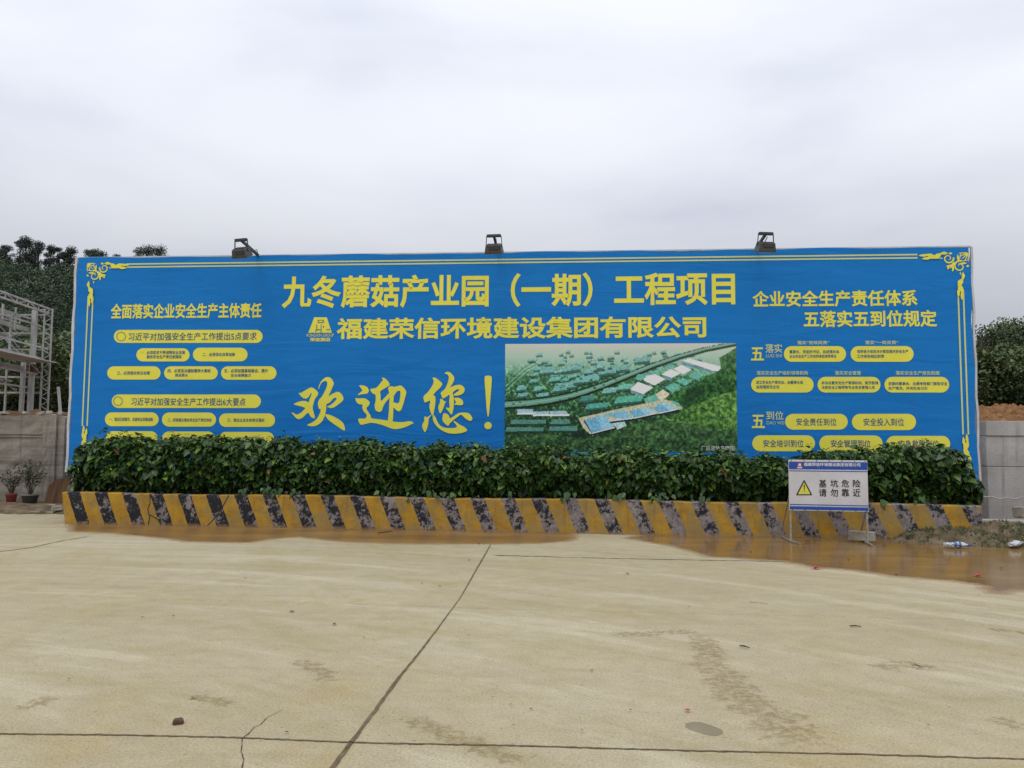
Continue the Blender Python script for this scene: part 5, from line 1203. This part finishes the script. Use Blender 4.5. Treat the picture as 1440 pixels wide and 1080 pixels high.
for t, y, z0, z1 in ((.9, 2.4, 500, 444), (1.9, .9, 470, 440), (2.2, 2.1, 580, 512), (3.9, 1.2, 512, 468), (4.6, 2.0, 580, 520), (.6, 1.9, 580, 512)): part('hanger', [(T_(t, zz_(z0), y), T_(t, zz_(z1), y), .12)])
part('bracing', [(T_(0, zz_(526), .25), T_(4, zz_(491), .25), .06), (T_(0, zz_(468), 1.7), T_(3, zz_(449), 1.7), .06), (T_(1.2, zz_(552), 1.0), T_(5, zz_(526), 1.0), .05)])
part('bracing', [(T_(.4, zz_(500), 1.0), T_(3.5, zz_(468), 1.0), .05), (T_(.4, zz_(468), 1.2), T_(4.5, zz_(500), 1.2), .05)])
part('primed_beam', [(T_(.2, zz_(526), .62), T_(.2, zz_(513), .62), .34, .3)], M['rust_red'])
cz = zz_(510)
MB().box((-0.2+fd.x*LT/2, fd.y*LT/2-.2, cz), (1.7, LT, .05), Matrix.Rotation(math.atan2(-fd.x, -fd.y)*-1, 3, 'Z')).build('canopy', M['canopy'], sb)
# far bay, seen through the frame
for x in (-7, -13):
    part('lattice_column', [((x-.2, -9, -.5), (x-.2, -9, ztc+.4), .1), ((x+.2, -9, -.5), (x+.2, -9, ztc+.4), .1)] + [((x-.2 if k % 2 else x+.2, -9, k*.6), (x+.2 if k % 2 else x-.2, -9, k*.6+.6), .05) for k in range(14)])
o = MB().bar(at(82, 544, 34) - Vector((0, 0, 0)), at(86, 577, 34) - Vector((0, 0, .3)), .09).build('marker_pole', M['steel_frame']); tag(o, 'single pale leaning pole standing between the steel frame and the billboard', 'pole')

# ------------------------------------------------------------------ trees and forest
def crown_points(k, blobs, sd):
    r = np.random.default_rng(sd); w = np.array([b[3] for b in blobs], float)**2; idx = r.choice(len(blobs), k, p=w/w.sum()); B = np.array(blobs)[idx]
    d = r.normal(size=(k, 3)); d /= np.linalg.norm(d, axis=1, keepdims=True); rad = (r.random(k)**.45)[:, None]
    flat = np.array([1, 1, B[0, 4] if B.shape[1] > 4 else .75])
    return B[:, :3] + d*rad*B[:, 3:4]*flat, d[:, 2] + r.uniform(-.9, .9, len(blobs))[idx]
def tree(name, label, base, H, crown_w, m, sd, group, kind='round', n=900, leaf=.3):
    r = np.random.default_rng(sd); root = thing(name, label, 'tree', base, 0, group)
    lean = r.normal(0, .03*H, 2); top = np.array([lean[0], lean[1], H])
    mb = MB(); tr_ = H*(.018 if kind == 'euca' else .028)
    P = [(0, 0, -.6), (lean[0]*.25, lean[1]*.25, H*.35), (lean[0]*.6, lean[1]*.6, H*.65), (lean[0]*.95, lean[1]*.95, H*.93)]
    mb.tube(P, [tr_*1.2, tr_, tr_*.7, tr_*.2], 7); blobs = []
    nb_ = 17 if kind == 'euca' else 19
    for k in range(nb_):
        f = 1 - .62*r.random()**1.15 if kind == 'euca' else r.uniform(.25, 1.0)
        a = r.uniform(0, 6.28); q = crown_w*.5*(r.uniform(.25, .8))*((1.12-f)*2.0 if kind == 'euca' else r.uniform(.6, 1.35)*(1.25-.6*f))
        c = (lean[0]*f + q*math.cos(a), lean[1]*f + q*math.sin(a), H*f); rr = crown_w*(r.uniform(.17, .28) if kind == 'euca' else r.uniform(.12, .25))
        blobs.append((*c, rr, .6 if kind == 'euca' else .8))
        f0 = f*.8; mb.tube([(lean[0]*f0, lean[1]*f0, H*f0), ((lean[0]*f0+c[0])/2, (lean[1]*f0+c[1])/2, H*(f0*.45+f*.55)), c], [tr_*.4, tr_*.25, tr_*.1], 5)
    blobs.append((top[0], top[1], H*.95, crown_w*.2, .7))
    mb.build('trunk', M['bark'], root, True)
    Pc, up = crown_points(n, blobs, sd+1)
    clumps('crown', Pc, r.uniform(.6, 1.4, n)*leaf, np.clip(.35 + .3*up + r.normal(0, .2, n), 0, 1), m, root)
    return root
# eucalyptus row along the ridge
RY = 258.0
row = [(2, 352, 17), (12, 348, 15), (26, 336.5, 16), (36.5, 337.5, 16), (54, 340, 15), (70.5, 347, 13), (81, 347, 14), (101, 349, 16), (122, 352.5, 16), (136, 353, 19), (145, 354.5, 17), (196, 351, 19), (210, 347.5, 22), (220.5, 348, 21), (-14, 350, 16), (-32, 344, 16), (-55, 348, 16), (165, 360, 14), (46, 352, 14), (90, 356, 13)]
names = ['small one at the left frame edge', 'second from the left frame edge', 'tallest with a broad top', 'tall twin just right of the tallest', 'tall and separate with a pointed top', 'narrow one left of a close pair', 'right one of a close pair', 'one nearest the billboard corner', 'small top just over the billboard corner', 'low top peeking over the billboard', 'right of the low tops peeking over the billboard', 'left of the three tops beyond the corner ornament', 'middle of the three tops beyond the corner ornament', 'right of the three tops beyond the corner ornament', '', '', '', 'low one hidden behind the billboard top', 'shorter one behind the tall pair', 'shorter one in a gap of the row']
used = 0
for k, (px, py, w_) in enumerate(row):
    p = at(px, py, RY + (k % 3)*3); gz = float(terrain_z(np.array(p.x), np.array(p.y))); H = max(8, p.z - gz)
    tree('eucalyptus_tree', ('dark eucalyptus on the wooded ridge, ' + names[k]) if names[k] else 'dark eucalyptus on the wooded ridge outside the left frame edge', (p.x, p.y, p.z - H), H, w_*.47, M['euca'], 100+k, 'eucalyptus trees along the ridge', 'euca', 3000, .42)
# the wood below them: one mass of crowns
def forest(name, cx, cy, rad, n_each, leaf, sd, m):
    r = np.random.default_rng(sd); k = len(cx); gz = terrain_z(cx, cy); Ps, Ti = [], []
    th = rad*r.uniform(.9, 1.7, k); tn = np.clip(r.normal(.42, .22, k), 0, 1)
    d = r.normal(size=(k, n_each, 3)); d /= np.linalg.norm(d, axis=2, keepdims=True); d[..., 2] = np.where(r.random((k, n_each)) < .75, np.abs(d[..., 2]), d[..., 2]); d[..., 1] = np.where(r.random((k, n_each)) < .7, -np.abs(d[..., 1]), d[..., 1])
    rr = rad[:, None, None]*(r.random((k, n_each, 1))**.3)*(1 + .25*np.sin(d[..., :1]*7 + d[..., 2:]*5))
    P = np.stack([cx, cy, gz + th], 1)[:, None, :] + d*rr*np.array([1, 1, 1.05])
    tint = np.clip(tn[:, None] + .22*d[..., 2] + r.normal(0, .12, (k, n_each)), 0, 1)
    lw_ = (np.repeat(rad[:, None], n_each, 1)*leaf*r.uniform(.7, 1.4, (k, n_each)))
    return clumps(name, P.reshape(-1, 3), lw_.ravel(), tint.ravel(), m, None, .3, 'stuff')
def scatter(n, x0, x1, y0, y1, sd, okf):
    r = np.random.default_rng(sd); x = r.uniform(x0, x1, n); y = y0 + (y1-y0)*r.random(n); k = okf(x, y); return x[k], y[k]
fx, fy = scatter(5200, -260, 40, 74, 266, 1, lambda x, y: (x/y < -.34 + .0*x) | (np.random.default_rng(2).random(len(x)) < .16))
keep = (fx/fy > -.80); fx, fy = fx[keep], fy[keep]
rad = np.random.default_rng(3).uniform(1.5, 3.3, len(fx))*(.8 + .25*fy/260)
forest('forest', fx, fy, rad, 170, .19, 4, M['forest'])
fx, fy = scatter(420, -62, -24, 54, 80, 6, lambda x, y: (x/y > -.8) & (x/y < -.42))
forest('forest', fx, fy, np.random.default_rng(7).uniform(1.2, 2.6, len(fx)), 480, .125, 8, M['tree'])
# right: trees on the bank behind the spoil heaps
rt = [(1378, 447, 46, 3.2, 'thin open tree touching the right edge of the billboard', 'open_tree'), (1395, 459, 50, 5.5, 'low rounded pale green tree between the billboard and the dark tree', 'broadleaf_tree'), (1416, 437, 56, 5.0, 'dark dense tree standing against the sky right of the billboard', 'broadleaf_tree'), (1447, 431, 52, 6.0, 'tallest tree at the right frame edge, cut by the frame', 'broadleaf_tree'), (1412, 478, 44, 5.5, 'mid green bushy tree below the dark dense tree', 'broadleaf_tree'), (1438, 486, 43, 5.0, 'bushy tree low at the right frame edge above the spoil heap', 'broadleaf_tree'), (1386, 492, 43, 4.6, 'low bushy tree close beside the right billboard edge above the spoil heap', 'broadleaf_tree'), (1480, 450, 50, 6, 'bushy tree beyond the right frame edge', 'broadleaf_tree')]
for k, (px, py, Y, w_, lab, nm) in enumerate(rt):
    p = at(px, py, Y); gz = float(terrain_z(np.array(p.x), np.array(p.y))); H = (p.z - gz)*(.90 if nm == 'open_tree' else .84)
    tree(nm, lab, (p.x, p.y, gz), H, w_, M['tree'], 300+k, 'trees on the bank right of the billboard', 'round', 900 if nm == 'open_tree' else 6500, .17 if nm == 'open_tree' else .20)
fx, fy = scatter(300, 24, 62, 40, 66, 9, lambda x, y: (x/y > .52))
forest('undergrowth', fx, fy, np.random.default_rng(10).uniform(.8, 1.7, len(fx)), 300, .17, 11, M['tree'])
